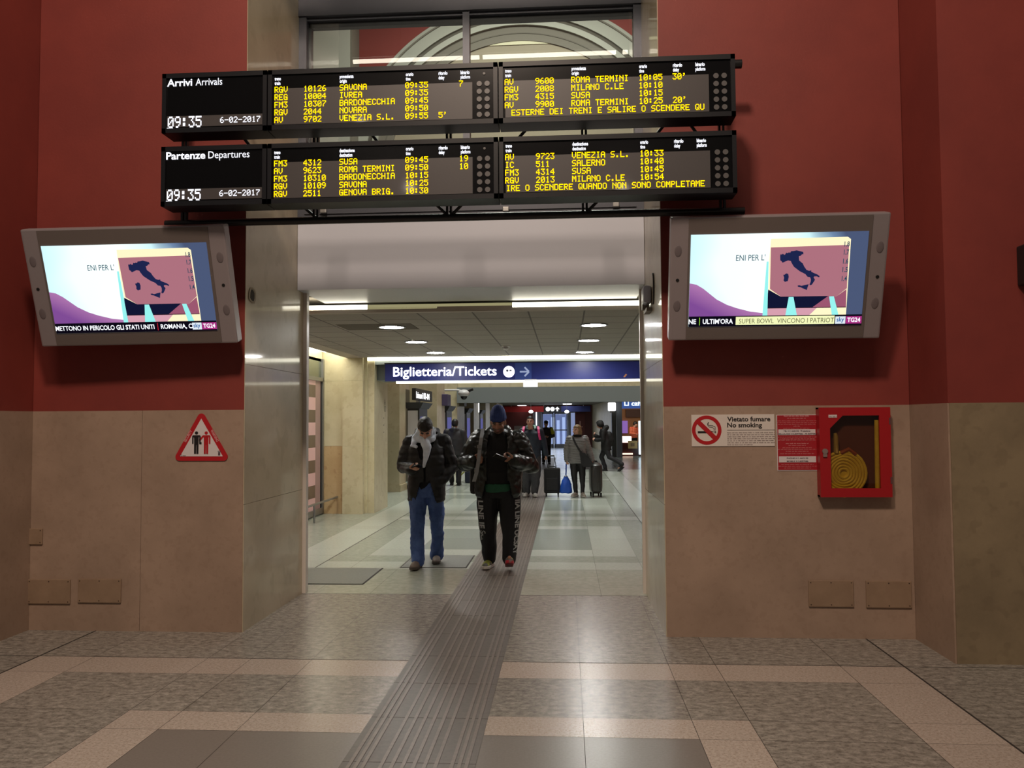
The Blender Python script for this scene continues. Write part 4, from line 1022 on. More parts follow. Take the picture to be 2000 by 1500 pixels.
m = MB(); m.box(dx0 - .35, dx1 + .35, YD + .01, YD + .1, 2.15, 2.36); m.box(dx0 - .12, dx0 + .19, YD, YD + .1, 0, 2.15); m.box(dx1 - .09, dx1 + .1, YD, YD + .1, 0, 2.15); m.box(dx0 - .35, dx0 - .12, YD - .1, YD + .1, 0, 2.36)
struct('trim_12', m, DFR, label='grey frame around the far glass doors')
m = MB(); m.box(dx0 - .16, dx0 - .10, YD - .12, YD - .1, .1, 2.2); tag(m.build('door_edge_lamp', LAMPW), 'tall thin lit strip left of the far doors', 'lamp')
# outside the doors: glowing backdrop wall and blocks added in place of daylight
m = MB(); m.box(-6, 5, 57, 57.3, 0, 5); struct('wall_daylight_backdrop', m, emit('overcast_street', (150, 164, 206), .72))
for k in range(5):
    x = dx0 + .3 + k * .38; m = MB(); m.box(x, x + .2, 56.6, 56.9, .0, 1.7 + .2 * (k % 2))
    tag(m.build('daylight_block', emit('bright_sky_glow', (205, 222, 255), 1.1)), 'glowing block added for the daylight beyond the far doors', 'daylight backdrop', 'glowing blocks beyond the far doors')
a, b, c = P(985, 798, 48)[0], P(1062, 798, 48)[0], P(1096, 798, 48)[0]; e_ = P(1153, 798, 48)[0]
zb_, zt_ = P(1075, 804.5, 48)[2], P(1075, 793.5, 48)[2]
sg2 = thing('direction_sign', 'red and blue hanging sign with white dots and arrow at far end', 'sign', (b, 48, zb_))
m = MB(); m.box(a, b, 48, 48.2, zb_, zt_); m.build('red_board', mat('far_sign_red', (176, 26, 26), .5), sg2, world=True)
m = MB(); m.box(b, c, 47.98, 48.2, zb_, zt_); m.build('black_board', DARKP, sg2, world=True)
m = MB(); m.box(c, e_, 48, 48.2, zb_, zt_); m.build('blue_board', mat('far_sign_blue', (34, 44, 104), .5), sg2, world=True)
m = MB(); zc = (zb_ + zt_) / 2
for px in (1070, 1079): m.disc((P(px, 798, 48)[0], 47.965, zc), .125, 'y', 18, .01)
x = P(1088.5, 798, 48)[0]; m.box(x - .04, x + .04, 47.965, 47.975, zc - .12, zc + .02); m.prism([(x - .125, zc - .005), (x + .125, zc - .005), (x, zc + .13)], 47.965, 47.975)
m.build('white_symbols', LAMPW, sg2, world=True)
for x in (a + .4, b, e_ - .4): m = MB(); m.tube([(x, 48.1, zt_ - .02), (x, 48.1, 2.635)], .02, 6); m.build('hanger', STEEL, sg2, world=True)
for px, lab in ((1037, 'bright spot with added lamp shape at the far end above the man with pink straps'), (1107, 'bright spot with added lamp shape at the far end, right of the dotted sign')):  # bright spots at the far end, lamp shape and cord added
    q = P(px, 804, 46); t = thing('bright_spot', lab, 'lamp', q, 'bright spots by the far doors')
    m = MB(); m.ell((0, 0, 0), (.13, .13, .09)); m.build('glow', LAMPW, t, True)
    m = MB(); m.tube([(0, 0, .08), (0, 0, 2.63 - q[2])], .012, 6); m.build('cord', STEEL, t)
for px, py, lab in ((1020, 792, 'flat ceiling lamp of the far passage, left'), (1108, 789, 'flat ceiling lamp of the far passage, right')):
    q = G(px, py, 2.62); m = MB(); m.box(q[0] - .25, q[0] + .25, q[1] - .8, q[1] + .8, 2.60, 2.628); tag(m.build('ceiling_lamp', LAMPW), lab, 'lamp', 'flat lamps in the far ceiling')
# notice panels near the doors
q = P(1133, 825, 50.9); t = thing('information_panel', 'dark red panel with a pale pictogram right of the far doors', 'panel', q)
m = MB(); m.box(-.30, .30, -.06, .06, -1.6, .55); m.build('board', mat('panel_red_dark', (104, 34, 28), .4), t)
m = MB(); m.box(-.05, .05, -.07, -.06, -.2, .08); m.box(-.16, .16, -.07, -.06, -.3, -.24); m.build('pictogram', mat('panel_pale', (190, 140, 130), .5), t)
q = P(1013, 838, 50.8); m = MB(); m.box(q[0] - .28, q[0] + .28, 50.8, 50.85, q[2] - .25, q[2] + .2); tag(m.build('wall_notice', mat('notice_grey', (128, 116, 108), .5)), 'grey notice on the dark red wall left of the far doors', 'notice')

# far cafe on the right
YF = 38.0
w = MB(); w.box(2.52, 5.5, 42, 42.2, 0, 2.7); w.box(2.5, 5.5, 38, 42, 2.6, 2.75); struct('wall_cafe', w, mat('cafe_orange_wall', (176, 126, 78), .6), label='warm orange back wall of the far cafe')
a, b = P(1213, 785, YF)[0], P(1213, 798, YF)[2]
m = MB(); n = 10
for i in range(n):
    m.quad((2.5 + .14 * 0, YF - .0, b), (2.5, YF, b), (2.5, YF, b), (2.5, YF, b)) if False else None
t = thing('cafe_sign', 'lit blue fascia sign with white script above the far cafe', 'sign', (3.2, YF, b))
m = MB(); m.bbox(2.53, 4.6, YF - .2, YF, b, b + .42, .05); m.build('case', emit('cafe_sign_blue', (70, 100, 170), .75), t, world=True)
m = MB(); put_text(m, 'Li caffe', 2.68, YF - .206, b + .13, .95, .3, .008); m.build('lettering', emit('cafe_sign_white', (225, 242, 255), 1.8), t, world=True)
t = thing('cafe_counter', 'dark cafe counter with lit glass display at far right', 'counter', (3.1, 39, 0))
m = MB(); m.box(2.6, 3.55, 38.6, 39.4, 0, .62); m.build('front', mat('counter_maroon', (64, 22, 20), .35), t, world=True)
m = MB(); m.box(2.58, 3.05, 38.55, 39.4, .62, .9); m.build('lit_display', emit('counter_light', (255, 232, 222), 1.6), t, world=True)
m = MB(); m.box(2.62, 3.1, 38.52, 38.6, .06, .13); m.build('kick_lamp', emit('kick_light', (255, 214, 190), 1.7), t, world=True)
q0, q1 = P(1227, 861, 38.3), P(1245, 876, 38.3)
m = MB(); m.box(q0[0], q1[0], 38.3, 38.5, q1[2], q0[2]); m.cur = 1; m.box(q0[0] + .11, q1[0] - .13, 38.29, 38.3, q1[2] + .1, q0[2] - .1)
tag(m.build('counter_crate', [mat('crate_tan', (176, 144, 88), .6), mat('crate_brown', (120, 92, 56), .6)]), 'tan box standing before the far cafe counter', 'box')
q0, q1 = P(1247, 822, 37.6), P(1253, 892, 37.6)
m = MB(); m.bbox(q0[0], q1[0] + .4, 37.5, 37.7, .1, q0[2], .03); tag(m.build('light_column', emit('light_column_white', (225, 244, 255), 1.5)), 'tall white lit column at the right side of the far cafe', 'light box')
q0, q1 = P(1214, 822, 41.9), P(1226, 846, 41.9)
m = MB(); m.box(q0[0], q1[0], 41.85, 41.95, q1[2], q0[2]); tag(m.build('cafe_screen', emit('cafe_purple', (150, 110, 190), .8)), 'purple lit picture on the far cafe wall', 'screen')
q0, q1 = P(1222, 800, 41.9), P(1250, 815, 41.9)
m = MB(); m.box(q0[0], q1[0], 41.8, 41.9, q1[2], q0[2]); tag(m.build('menu_board', mat('menu_dark', (84, 56, 44), .6)), 'dark menu board high on the far cafe wall', 'menu board')
area('cafe_light', (3.3, 39.5, 2.55), (3.3, 41, 1), 1.2, 1.5, 26, (1, .82, .62))
#@@PEOPLE
# ================================================================== PEOPLE
V = Vector
class Body(MB):
    """closed overlapping volumes, later fused into one surface"""
    def limb(s, pts, rs, seg=12):
        pts = [V(p) for p in pts]
        s.tube(pts, list(rs), seg)
        for p, r in zip(pts, rs): s.ell(p, (r, r, r), None, 10, 7)
        return s
    def torso(s, secs, seg=20, pw=2.4):
        """secs: (x, y, z, rx, ry)"""
        rings = []
        for x, y, z, rx, ry in secs:
            rg = []
            for k in range(seg):
                t = 2 * math.pi * k / seg; c, d = math.cos(t), math.sin(t)
                rg.append(V((x + rx * math.copysign(abs(c) ** (2 / pw), c), y + ry * math.copysign(abs(d) ** (2 / pw), d), z)))
            rings.append(rg)
        return s.loft(rings)
    def fuse(s, name, mats, parent, voxel=.01, smooth=2, disp=None, cut=None, paint=None, solid=0.):
        me = s.mesh(name, mats[0] if isinstance(mats, (list, tuple)) else mats)
        bm = bmesh.new(); bm.from_mesh(me); bmesh.ops.recalc_face_normals(bm, faces=bm.faces[:]); bm.to_mesh(me); bm.free()
        o = bpy.data.objects.new(name, me); C.objects.link(o)
        md = o.modifiers.new('r', 'REMESH'); md.mode = 'VOXEL'; md.voxel_size = voxel
        if smooth: sm = o.modifiers.new('s', 'SMOOTH'); sm.iterations = smooth; sm.factor = .5
        dg = bpy.context.evaluated_depsgraph_get(); ev = o.evaluated_get(dg)
        nm = bpy.data.meshes.new_from_object(ev)
        o.modifiers.clear(); o.data = nm; bpy.data.meshes.remove(me); nm.name = name
        nm.materials.clear()
        for m in (mats if isinstance(mats, (list, tuple)) else [mats]): nm.materials.append(m)
        if disp:
            nrm = [v.normal.copy() for v in nm.vertices]
            for v, n in zip(nm.vertices, nrm): v.co += n * disp(v.co)
        if cut:
            bm = bmesh.new(); bm.from_mesh(nm)
            bmesh.ops.delete(bm, geom=[f for f in bm.faces if cut(f.calc_center_median())], context='FACES'); bm.to_mesh(nm); bm.free()
        nm.polygons.foreach_set('use_smooth', [True] * len(nm.polygons))
        if paint:
            for p in nm.polygons: p.material_index = paint(p.center)
        nm.update()
        if solid: sd = o.modifiers.new('t', 'SOLIDIFY'); sd.thickness = solid; sd.offset = -1
        if parent is not None: o.parent = parent
        return o

def wrinkle(scale, amp, zs=1.):
    def f(co): return amp * mnoise.noise(V((co.x * scale, co.y * scale, co.z * scale * zs)) + V((3.1, 7.7, 1.3)))
    return f
def quilt(pitch, amp, scale=5, amp2=.006):
    def f(co): return amp * abs(math.sin(math.pi * (co.z + .012 * math.sin(co.x * 9)) / pitch)) ** .6 + amp2 * mnoise.noise(co * scale)
    return f

SKIN = mat('skin', (196, 150, 128), .5, noise=(30, 3), rgb2=(206, 158, 136)); SKIN2 = mat('skin_tan', (150, 108, 88), .5, noise=(30, 3), rgb2=(160, 114, 92))
LIPS = mat('lips', (148, 88, 82), .5); EYE = mat('dark_eye', (36, 28, 26), .3); STUB = mat('stubble', (104, 80, 70), .6)
HAIRD = mat('dark_hair', (24, 20, 18), .5, bump=(120, .3)); HAIRB = mat('brown_blond_hair', (112, 88, 60), .5, noise=(40, 3), rgb2=(140, 112, 76), bump=(90, .3))

def hand(b, wrist, d, n, side, curl=.6, k=1., thumb=.5):
    """wrist point, direction to the knuckles, palm normal, side = +1/-1 for the thumb side along d x n"""
    d = V(d).normalized(); n = V(n); n = (n - d * n.dot(d)).normalized(); s = d.cross(n).normalized() * side; w = V(wrist)
    rot = Matrix((s, d, n)).transposed()
    b.ell(w + d * .052 * k, (.042 * k, .056 * k, .0165 * k), rot)
    b.ell(w + d * .075 * k, (.040 * k, .030 * k, .0145 * k), rot)
    b.limb([w - d * .02 * k, w + d * .03 * k], [.026 * k, .026 * k], 10)
    for i, (off, ln) in enumerate(((.030, .070), (.010, .080), (-.011, .074), (-.031, .058))):
        p = w + d * (.092 - abs(off - .008) * .25) * k + s * off * k; dirv = d.copy(); pts = [p - d * .012 * k]; ang = 0
        c = curl * (1 + .12 * i)
        for seg_, f in ((.45, .8), (.32, 1.15), (.23, .7)):
            ang += c * f; pts.append(pts[-1] + (d * math.cos(ang) + n * math.sin(ang)) * ln * seg_ * k)
        b.limb(pts, [.0096 * k, .009 * k, .0082 * k, .0072 * k], 8)
    t0 = w + d * .022 * k + s * .030 * k
    t1 = t0 + (s * .75 + d * .55 + n * .25).normalized() * .034 * k
    t2 = t1 + (d * .85 + s * (.35 - .5 * thumb) + n * (.25 + .7 * thumb)).normalized() * .032 * k
    t3 = t2 + (d * .8 - s * .5 * thumb + n * (.2 + .8 * thumb)).normalized() * .026 * k
    b.limb([t0, t1, t2, t3], [.0145 * k, .0115 * k, .0102 * k, .0085 * k], 8)

class Head:
    """face looks along -y before rotation; pivot at the base of the skull"""
    def __init__(s, pivot, pitch=0., yaw=0., tilt=0., k=1.):
        s.p = V(pivot); s.k = k
        s.R = Matrix.Rotation(yaw, 3, 'Z') @ Matrix.Rotation(tilt, 3, 'Y') @ Matrix.Rotation(pitch, 3, 'X')
        s.c = V((0, -.012, .115))
    def w(s, x, y, z): return s.p + s.R @ (V((x, y, z)) * s.k + s.c * s.k)
    def loc(s, co): return (s.R.transposed() @ (V(co) - s.p)) / s.k - s.c
    def add(s, b):
        k = s.k; E = lambda c, r: b.ell(s.w(*c), [a * k for a in r], s.R, 18, 12)
        E((0, .012, .025), (.074, .094, .093)); E((0, -.018, -.03), (.064, .075, .085)); E((0, -.042, -.078), (.040, .042, .032))
        E((0, -.062, -.045), (.042, .028, .045))
        b.limb([s.w(0, -.088, .018), s.w(0, -.100, -.008), s.w(0, -.108, -.026)], [.009 * k, .010 * k, .0125 * k], 10)
        for q in (-1, 1):
            b.ell(s.w(q * .011, -.097, -.030), (.009 * k, .009 * k, .008 * k), s.R, 8, 6)
            b.ell(s.w(q * .030, -.083, .026), (.026 * k, .012 * k, .009 * k), s.R, 10, 7)
            b.ell(s.w(q * .043, -.066, -.022), (.022 * k, .018 * k, .020 * k), s.R, 10, 7)
            b.ell(s.w(q * .076, .012, -.008), (.009 * k, .020 * k, .032 * k), s.R, 10, 7)
        b.ell(s.w(0, -.090, -.056), (.024 * k, .010 * k, .007 * k), s.R, 10, 7); b.ell(s.w(0, -.087, -.066), (.020 * k, .010 * k, .006 * k), s.R, 10, 7)
    def paint(s, beard=False, brow=True):
        def f(co):
            x, y, z = s.loc(co)
            if abs(x) > .09 or abs(z) > .14 or y > .02: return 0
            if y < -.055:
                if (abs(x) - .031) ** 2 / .014 ** 2 + (z - .008) ** 2 / .0065 ** 2 < 1: return 2
                if brow and (abs(x) - .032) ** 2 / .023 ** 2 + (z - .031) ** 2 / .0065 ** 2 < 1: return 3
                if (x / .024) ** 2 + ((z + .061) / .010) ** 2 < 1: return 1
            if beard and z < -.035 and y < .0: return 4
            return 0
        return f

def make_person(name, label, head, arms, legs, hips, chest, skin=SKIN, beard=False, voxel=.009, group=None, hands=True, handk=1.):
    """the body as one continuous surface; arms: [(shoulder, elbow, wrist, hand dir, palm normal, thumb side, curl)], legs: [(hip, knee, ankle, toe)]"""
    b = Body(); h = V(hips); c = V(chest)
    b.torso([(h.x, h.y, h.z - .08, .13, .085), (h.x, h.y, h.z + .04, .15, .10), (*(h.lerp(c, .45)), .135, .09), (*c, .165, .105), (c.x, c.y, c.z + .12, .165, .085), (c.x, c.y, c.z + .19, .08, .06)])
    b.limb([(c.x, c.y + .0, c.z + .14), head.w(0, .02, -.10), head.w(0, .015, -.04)], [.062, .056, .058])
    head.add(b)
    for a in arms:
        b.limb([a[0], a[1], a[2]], [.052, .042, .028])
        if hands and a[3] is not None: hand(b, a[2], a[3], a[4], a[5], a[6], handk)
    for l in legs:
        b.limb([l[0], l[1], l[2]], [.085, .056, .034]); b.limb([V(l[2]) - V((0, 0, .035)), V(l[3])], [.026, .022])
    o = b.fuse(name, [skin, LIPS, EYE, HAIRD, STUB], None, voxel, 2, paint=head.paint(beard))
    return tag(o, label, 'person', group)

def place(o, x, y, rz=0., z=0.):
    o.location = (x, y, z); o.rotation_euler = (0, 0, rz)

def shoe(parent, ankle, toe, m_upper, m_sole, pitch=0., voxel=.008, w=.047, L=.285, m_mark=None):
    a = V(ankle); t = V(toe); d = V((t.x - a.x, t.y - a.y, 0)).normalized(); s = V((-d.y, d.x, 0))
    R3 = Matrix((s, -d, V((0, 0, 1)))).transposed()
    base = V((a.x, a.y, a.z - .085)); 
    Rp = R3 @ Matrix.Rotation(pitch, 3, 'X')
    pv = V((0, .06, 0))
    T = lambda x, y, z: base + R3 @ pv + Rp @ (V((x, y, z)) - pv)
    b = Body()
    f = lambda c, r: b.ell(T(*c), r, Rp, 14, 9)
    f((0, .0, .062), (w * .9, .075, .052)); f((0, -.10, .045), (w, .11, .042)); f((0, -.155, .038), (w * .95, .062, .034)); b.limb([T(0, .005, .06), T(0, .008, .115)], [.046, .044])
    for k in range(4): f((0, -.05 - .028 * k, .092 - .011 * k), (.024, .006, .006))
    up = b.fuse('shoe', m_upper if m_mark is None else [m_upper, m_mark], parent, voxel, 1, paint=(None if m_mark is None else (lambda co: 1 if mnoise.noise(co * 16) > .12 else 0)))
    b = MB(); rings = []
    out = [(-.9, .06), (-.95, 0), (-.8, -.08), (-1.0, -.15), (-.75, -.205), (0, -.228), (.75, -.205), (1.0, -.15), (.85, -.08), (.95, 0), (.9, .06), (.5, .082), (-.5, .082)]
    for z, g in ((0, .97), (.012, 1.03), (.032, 1.03), (.036, .98)): rings.append([T(x * w * 1.03 * g, y * (1 if g > 1 else .99), z + max(0, (-y - .15)) * .12 * (1 if z < .02 else .3)) for x, y in out[::-1]])
    b.loft(rings); so = b.build('sole', m_sole, up, True); return up

def coat(parent, secs, arms, m, voxel=.010, disp=None, cut=None, name='jacket', extra=None, rs=(.085, .075, .056), pw=2.4, solid=.010, smooth=3):
    b = Body(); b.torso(secs, 24, pw)
    for a in arms:
        sh, el, wr = V(a[0]), V(a[1]), V(a[2])
        b.limb([sh, sh.lerp(el, .5), el, el.lerp(wr, .55), wr], [rs[0], (rs[0] + rs[1]) / 2, rs[1], (rs[1] + rs[2]) / 2, rs[2]], 14)
    if extra: extra(b)
    return b.fuse(name, m, parent, voxel, smooth, disp, cut, solid=solid if cut else 0)
def pants(parent, waist, legs, m, rs, voxel=.010, disp=None, paint=None, name='trousers'):
    b = Body(); b.torso(waist, 22)
    for l in legs: 
        hp, kn, an = V(l[0]), V(l[1]), V(l[2])
        b.limb([hp, hp.lerp(kn, .5), kn, kn.lerp(an, .5), an], rs, 14)
    return b.fuse(name, m, parent, voxel, 2, disp, paint=paint)
def cap_cut(z0): return lambda co: co.z < z0
#@@P2
BLKCOAT = mat('black_coat', (11, 11, 14), .55, noise=(8, 5), rgb2=(20, 21, 25)); BLKKNIT = mat('black_knit', (7, 7, 10), .85)
LEATH = mat('black_leather', (10, 13, 13), .36, noise=(14, 5), rgb2=(22, 27, 26), bump=(22, .4))
JEANS = mat('blue_jeans', (52, 78, 136), .7, noise=(7, 6), rgb2=(76, 104, 164), bump=(120, .2)); NAVYT = mat('navy_track_trousers', (8, 10, 19), .7)
SCARF = mat('white_scarf', (206, 220, 238), .75, noise=(25, 4), rgb2=(220, 230, 244)); BEANIE = mat('blue_beanie', (34, 52, 108), .8, noise=(60, 3), rgb2=(40, 60, 120))
SUEDE = mat('grey_suede', (116, 106, 100), .7); SOLEW = mat('pale_sole', (190, 188, 182), .6); SOLED = mat('dark_sole', (66, 60, 56), .6)
TRAINER = mat('grey_trainer', (92, 94, 92), .55); LIME = mat('lime_mesh', (140, 150, 66), .55); REDSOLE = mat('red_sole', (168, 34, 50), .55)
PHONEM = mat('phone_black', (16, 16, 18), .2)

def hair_cap(parent, h, m, front=.045, low=-.05, grow=0., name='hair', extra=None, vox=.008, disp=None):
    b = Body(); k = h.k
    b.ell(h.w(0, .020, .038), [a * k for a in (.081 + grow, .099 + grow, .094 + grow)], h.R, 20, 14); b.ell(h.w(0, .04, .0), [a * k for a in (.079 + grow, .078 + grow, .085)], h.R, 18, 12)
    if extra: extra(b)
    def cut(co):
        x, y, z = h.loc(co)
        return (y < -.02 and z < front - .25 * abs(y + .09) * 0) or (y < .03 and z < front - .03) or z < low
    return b.fuse(name, m, parent, vox, 2, disp, cut, solid=.012 * k)

def phone(h, w, d, n, label):
    """centre, long axis, screen normal"""
    d = V(d).normalized(); n = V(n); n = (n - d * n.dot(d)).normalized(); s = d.cross(n)
    t = thing('mobile_phone', label, 'phone', w)
    R3 = Matrix((s, d, n)).transposed()
    m = MB(); m.bbox(-.036, .036, -.072, .072, -.005, .005, .003); m.v = [tuple(R3 @ V(p)) for p in m.v]; m.build('case', PHONEM, t)
    m = MB(); m.quad((-.032, -.062, .0054), (.032, -.062, .0054), (.032, .062, .0054), (-.032, .062, .0054)); m.v = [tuple(R3 @ V(p)) for p in m.v]; m.build('screen', emit('phone_screen', (120, 140, 160), .25), t)

# ---------------- man in blue jeans looking at a phone
ox, oy = -1.60, 9.36
h1 = Head((.005, -.075, 1.505), .92, .10)
armsA = [((-.19, .02, 1.42), (-.265, -.03, 1.14), (-.125, -.275, 1.115), (.72, -.55, .12), (-.15, .45, .85), 1, .75), ((.19, .02, 1.42), (.295, .07, 1.14), (.20, -.05, .99), None, None, -1, .5)]
legsA = [((-.095, 0, .88), (-.09, -.11, .47), (-.085, -.12, .09), (-.10, -.28, .04)), ((.095, 0, .88), (.112, .05, .47), (.075, .27, .09), (.09, .11, .04))]
p1 = make_person('person', 'man in black coat, white scarf and blue jeans, walking while looking at a phone', h1, armsA, legsA, (0, 0, .93), (0, .0, 1.26), voxel=.0075, handk=1.02)
def open1(co):
    if co.y > -.03: return False
    if co.z < .97: return abs(co.x - .01) < .055 + (.97 - co.z) * .30
    if co.z > 1.22: return abs(co.x) < .045 + (co.z - 1.22) * .30
    return abs(co.x - .005) < .012
def col1(b):
    b.limb([(-.12, -.03, 1.47), (-.10, .08, 1.53), (0, .125, 1.55), (.10, .08, 1.53), (.125, -.03, 1.47)], [.045, .055, .06, .055, .045])
coat(p1, [(0, 0, .725, .195, .145), (0, 0, .76, .215, .16), (0, -.005, .95, .215, .16), (0, -.01, 1.18, .225, .168), (0, 0, 1.36, .212, .15), (0, .01, 1.45, .15, .12), (0, .02, 1.50, .09, .09)], armsA, BLKCOAT, .010,
     lambda co: wrinkle(7, .014)(co) + wrinkle(17, .006)(co) - .006 * abs(math.sin(co.z * 26)) ** 6, open1, 'coat', col1, (.092, .083, .062))
b = Body(); b.torso([(0, 0, .86, .165, .115), (0, -.005, 1.1, .185, .14), (0, -.005, 1.32, .18, .135), (0, .01, 1.46, .09, .08)]); b.fuse('shirt', BLKKNIT, p1, .012, 2, wrinkle(9, .008))
pants(p1, [(0, 0, .79, .15, .115), (0, 0, .88, .168, .122), (0, 0, .98, .16, .115)], [(l[0], l[1], (l[2][0], l[2][1], .085)) for l in legsA], JEANS, (.108, .094, .080, .070, .084), .010, lambda co: wrinkle(10, .018, .7)(co) + wrinkle(22, .008, 1.3)(co))
hair_cap(p1, h1, HAIRD, .052, -.06, .006, 'hair', None, .0075, lambda co: .004 * mnoise.noise(co * 60))
for l in legsA: shoe(p1, l[2], l[3], SUEDE, SOLED)
b = Body(); ring = []
for k in range(15):
    t = 2 * math.pi * k / 14; ring.append((.092 * math.cos(t), -.045 + .105 * math.sin(t), 1.47 + .03 * math.sin(t)))
b.limb(ring, [.040] * 15, 10)
b.ell(h1.w(0, -.052, -.075), (.074, .058, .052), h1.R); b.ell(h1.w(0, -.02, -.11), (.080, .075, .05), h1.R)
for q in (-1, 1): b.limb([h1.w(q * .066, .0, -.015), h1.w(q * .060, -.045, -.055)], [.018, .022]); b.limb([h1.w(q * .068, .02, -.0), h1.w(q * .078, .02, -.09)], [.022, .036])
b.limb([h1.w(-.075, .0, -.05), (-.125, -.06, 1.46), (-.125, -.115, 1.40)], [.026, .036, .034]); b.limb([(-.15, -.13, 1.375), (-.095, -.15, 1.365)], [.02, .02])
b.limb([(.01, -.17, 1.42), (.035, -.18, 1.36)], [.05, .05])
for dx in (-.022, .0, .022): b.limb([(.01 + dx, -.185, 1.40), (.035 + dx, -.188, 1.32), (.025 + dx * .7, -.188, 1.24), (.0 + dx * .2, -.188, 1.14)], [.026, .024, .018, .012])
b.fuse('scarf', SCARF, p1, .008, 2, lambda co: wrinkle(15, .008, .6)(co))
place(p1, ox, oy, 0, .004)
phone(None, (ox - .060, oy - .345, 1.150), (.75, -.5, .28), (-.1, .5, .85), 'black phone held by the man in blue jeans')

# ---------------- man in blue beanie
ox, oy = -.752, 9.12
h2 = Head((.01, -.05, 1.53), .42, -.04, k=1.04)
armsB = [((-.215, .03, 1.45), (-.375, -.01, 1.18), (-.262, -.205, 1.205), (.80, -.25, .22), (.1, 1, 0), 1, 1.15), ((.215, .03, 1.45), (.355, -.02, 1.16), (.185, -.27, 1.215), (-.80, -.35, .22), (.05, .62, .72), -1, .8)]
legsB = [((-.115, 0, .90), (-.125, .0, .49), (-.12, .19, .09), (-.155, .01, .04)), ((.115, 0, .90), (.135, -.10, .49), (.115, -.03, .115), (.13, -.20, .17))]
p2 = make_person('person', 'heavy man in blue beanie and black leather jacket, looking at a phone', h2, armsB, legsB, (0, 0, .95), (0, .0, 1.29), SKIN2, True, .0075, handk=1.1)
def open2(co):
    if co.y > -.04: return False
    return abs(co.x) < (.115 if co.z > 1.0 else .13 + (1.0 - co.z) * .2) - max(0, co.z - 1.35) * .1
def col2(b):
    b.limb([(-.135, -.09, 1.43), (-.13, .0, 1.51), (-.08, .10, 1.545), (0, .125, 1.555), (.08, .10, 1.545), (.13, .0, 1.51), (.135, -.09, 1.43)], [.03, .045, .05, .052, .05, .045, .03])
coat(p2, [(0, 0, .80, .24, .18), (0, 0, .84, .262, .20), (0, -.01, 1.02, .262, .205), (0, -.015, 1.2, .265, .205), (0, 0, 1.37, .25, .165), (0, .01, 1.47, .17, .12), (0, .02, 1.52, .10, .09)], armsB, LEATH, .010,
     lambda co: wrinkle(8, .016)(co) + wrinkle(19, .010, 1.4)(co), open2, 'leather_jacket', col2, (.108, .100, .072))
b = Body(); b.torso([(0, 0, .93, .205, .168), (0, -.02, 1.08, .225, .196), (0, -.02, 1.28, .218, .185), (0, .0, 1.44, .12, .11), (0, 0, 1.53, .09, .085)]); b.fuse('jumper', BLKKNIT, p2, .012, 2, wrinkle(8, .01))
b = Body(); b.torso([(0, 0, .865, .20, .17), (0, -.005, .96, .212, .178)]); b.fuse('green_shirt', mat('green_shirt', (24, 84, 60), .7), p2, .012, 1, wrinkle(9, .008))
pants(p2, [(0, 0, .80, .19, .145), (0, 0, .90, .21, .155), (0, 0, 1.0, .20, .15)], [(l[0], l[1], (l[2][0], l[2][1], l[2][2] + .015)) for l in legsB], NAVYT, (.135, .122, .102, .088, .078), .010, lambda co: wrinkle(9, .014, .8)(co))
def leg_letters(leg, txt, a0, sgn):
    m = MB(); hp, kn, an = V(leg[0]), V(leg[1]), V((leg[2][0], leg[2][1], leg[2][2] + .05)); Lh = (kn - hp).length; Lk = (an - kn).length; rs = (.135, .122, .102, .088, .078)
    v, f = text_mesh(txt, .095, .003); x1 = max(p[0] for p in v)
    pos = []
    for p in v:
        u = .15 + .82 * p[0] / x1; d = u * (Lh + Lk)
        c = hp.lerp(kn, d / Lh) if d < Lh else kn.lerp(an, (d - Lh) / Lk)
        q = u * 4; i = min(3, int(q)); r = rs[i] + (rs[i + 1] - rs[i]) * (q - i) + .010
        a = a0 + sgn * p[2] / r
        pos.append((c.x + r * math.cos(a), c.y - r * math.sin(a), c.z))
    m.add(pos, f); m.build('side_lettering', mat('print_white', (176, 178, 182), .6), p2)
leg_letters(legsB[0], 'LINE IE SCASO', math.pi - .75, -1); leg_letters(legsB[1], 'IIA LINE UCSAY', 1.0, -1)
def bean(b):
    b.ell(h2.w(0, .022, .075), [a * 1.05 for a in (.086, .102, .086)], h2.R, 20, 14); b.ell(h2.w(0, .034, .105), [a * 1.05 for a in (.074, .088, .076)], h2.R, 18, 12)
b = Body(); b.ell(h2.w(0, .016, .048), [a * 1.05 for a in (.089, .106, .075)], h2.R, 20, 14); bean(b)
b.fuse('beanie', BEANIE, p2, .0085, 2, lambda co: .0025 * math.sin(co.x * 330), lambda co: h2.loc(co)[2] < .028 - .125 * h2.loc(co)[1], solid=.01)
shoe(p2, legsB[0][2], legsB[0][3], TRAINER, SOLEW, m_mark=LIME); shoe(p2, legsB[1][2], legsB[1][3], TRAINER, mat('mixed_sole', (168, 34, 50), .6, noise=(14, 2), rgb2=(120, 112, 110), contrast=(.46, .56)), -.30, m_mark=LIME)
place(p2, ox, oy, 0, .006)
phone(None, (ox + .045, oy - .355, 1.262), (-.75, -.45, .35), (.05, .6, .75), 'black phone held by the man in the blue beanie')
sb = thing('shoulder_bag', 'dark shoulder bag with pale grey strap held by the beanie man', 'bag', (ox - .26, oy + .18, .95))
m = MB(); path = [(-.16, .10, 1.52), (-.17, -.03, 1.565), (-.175, -.15, 1.47), (-.185, -.235, 1.34), (-.195, -.275, 1.22), (-.215, -.27, 1.10), (-.25, -.215, 1.0)]
rg = [[V((ox + x + a * .02, oy + y + c_ * .004, z + c_ * .004)) for a, c_ in ((-1, -1), (1, -1), (1, 1), (-1, 1))] for x, y, z in path]; m.loft(rg); m.build('strap', mat('strap_grey', (140, 142, 146), .5), sb, world=True)
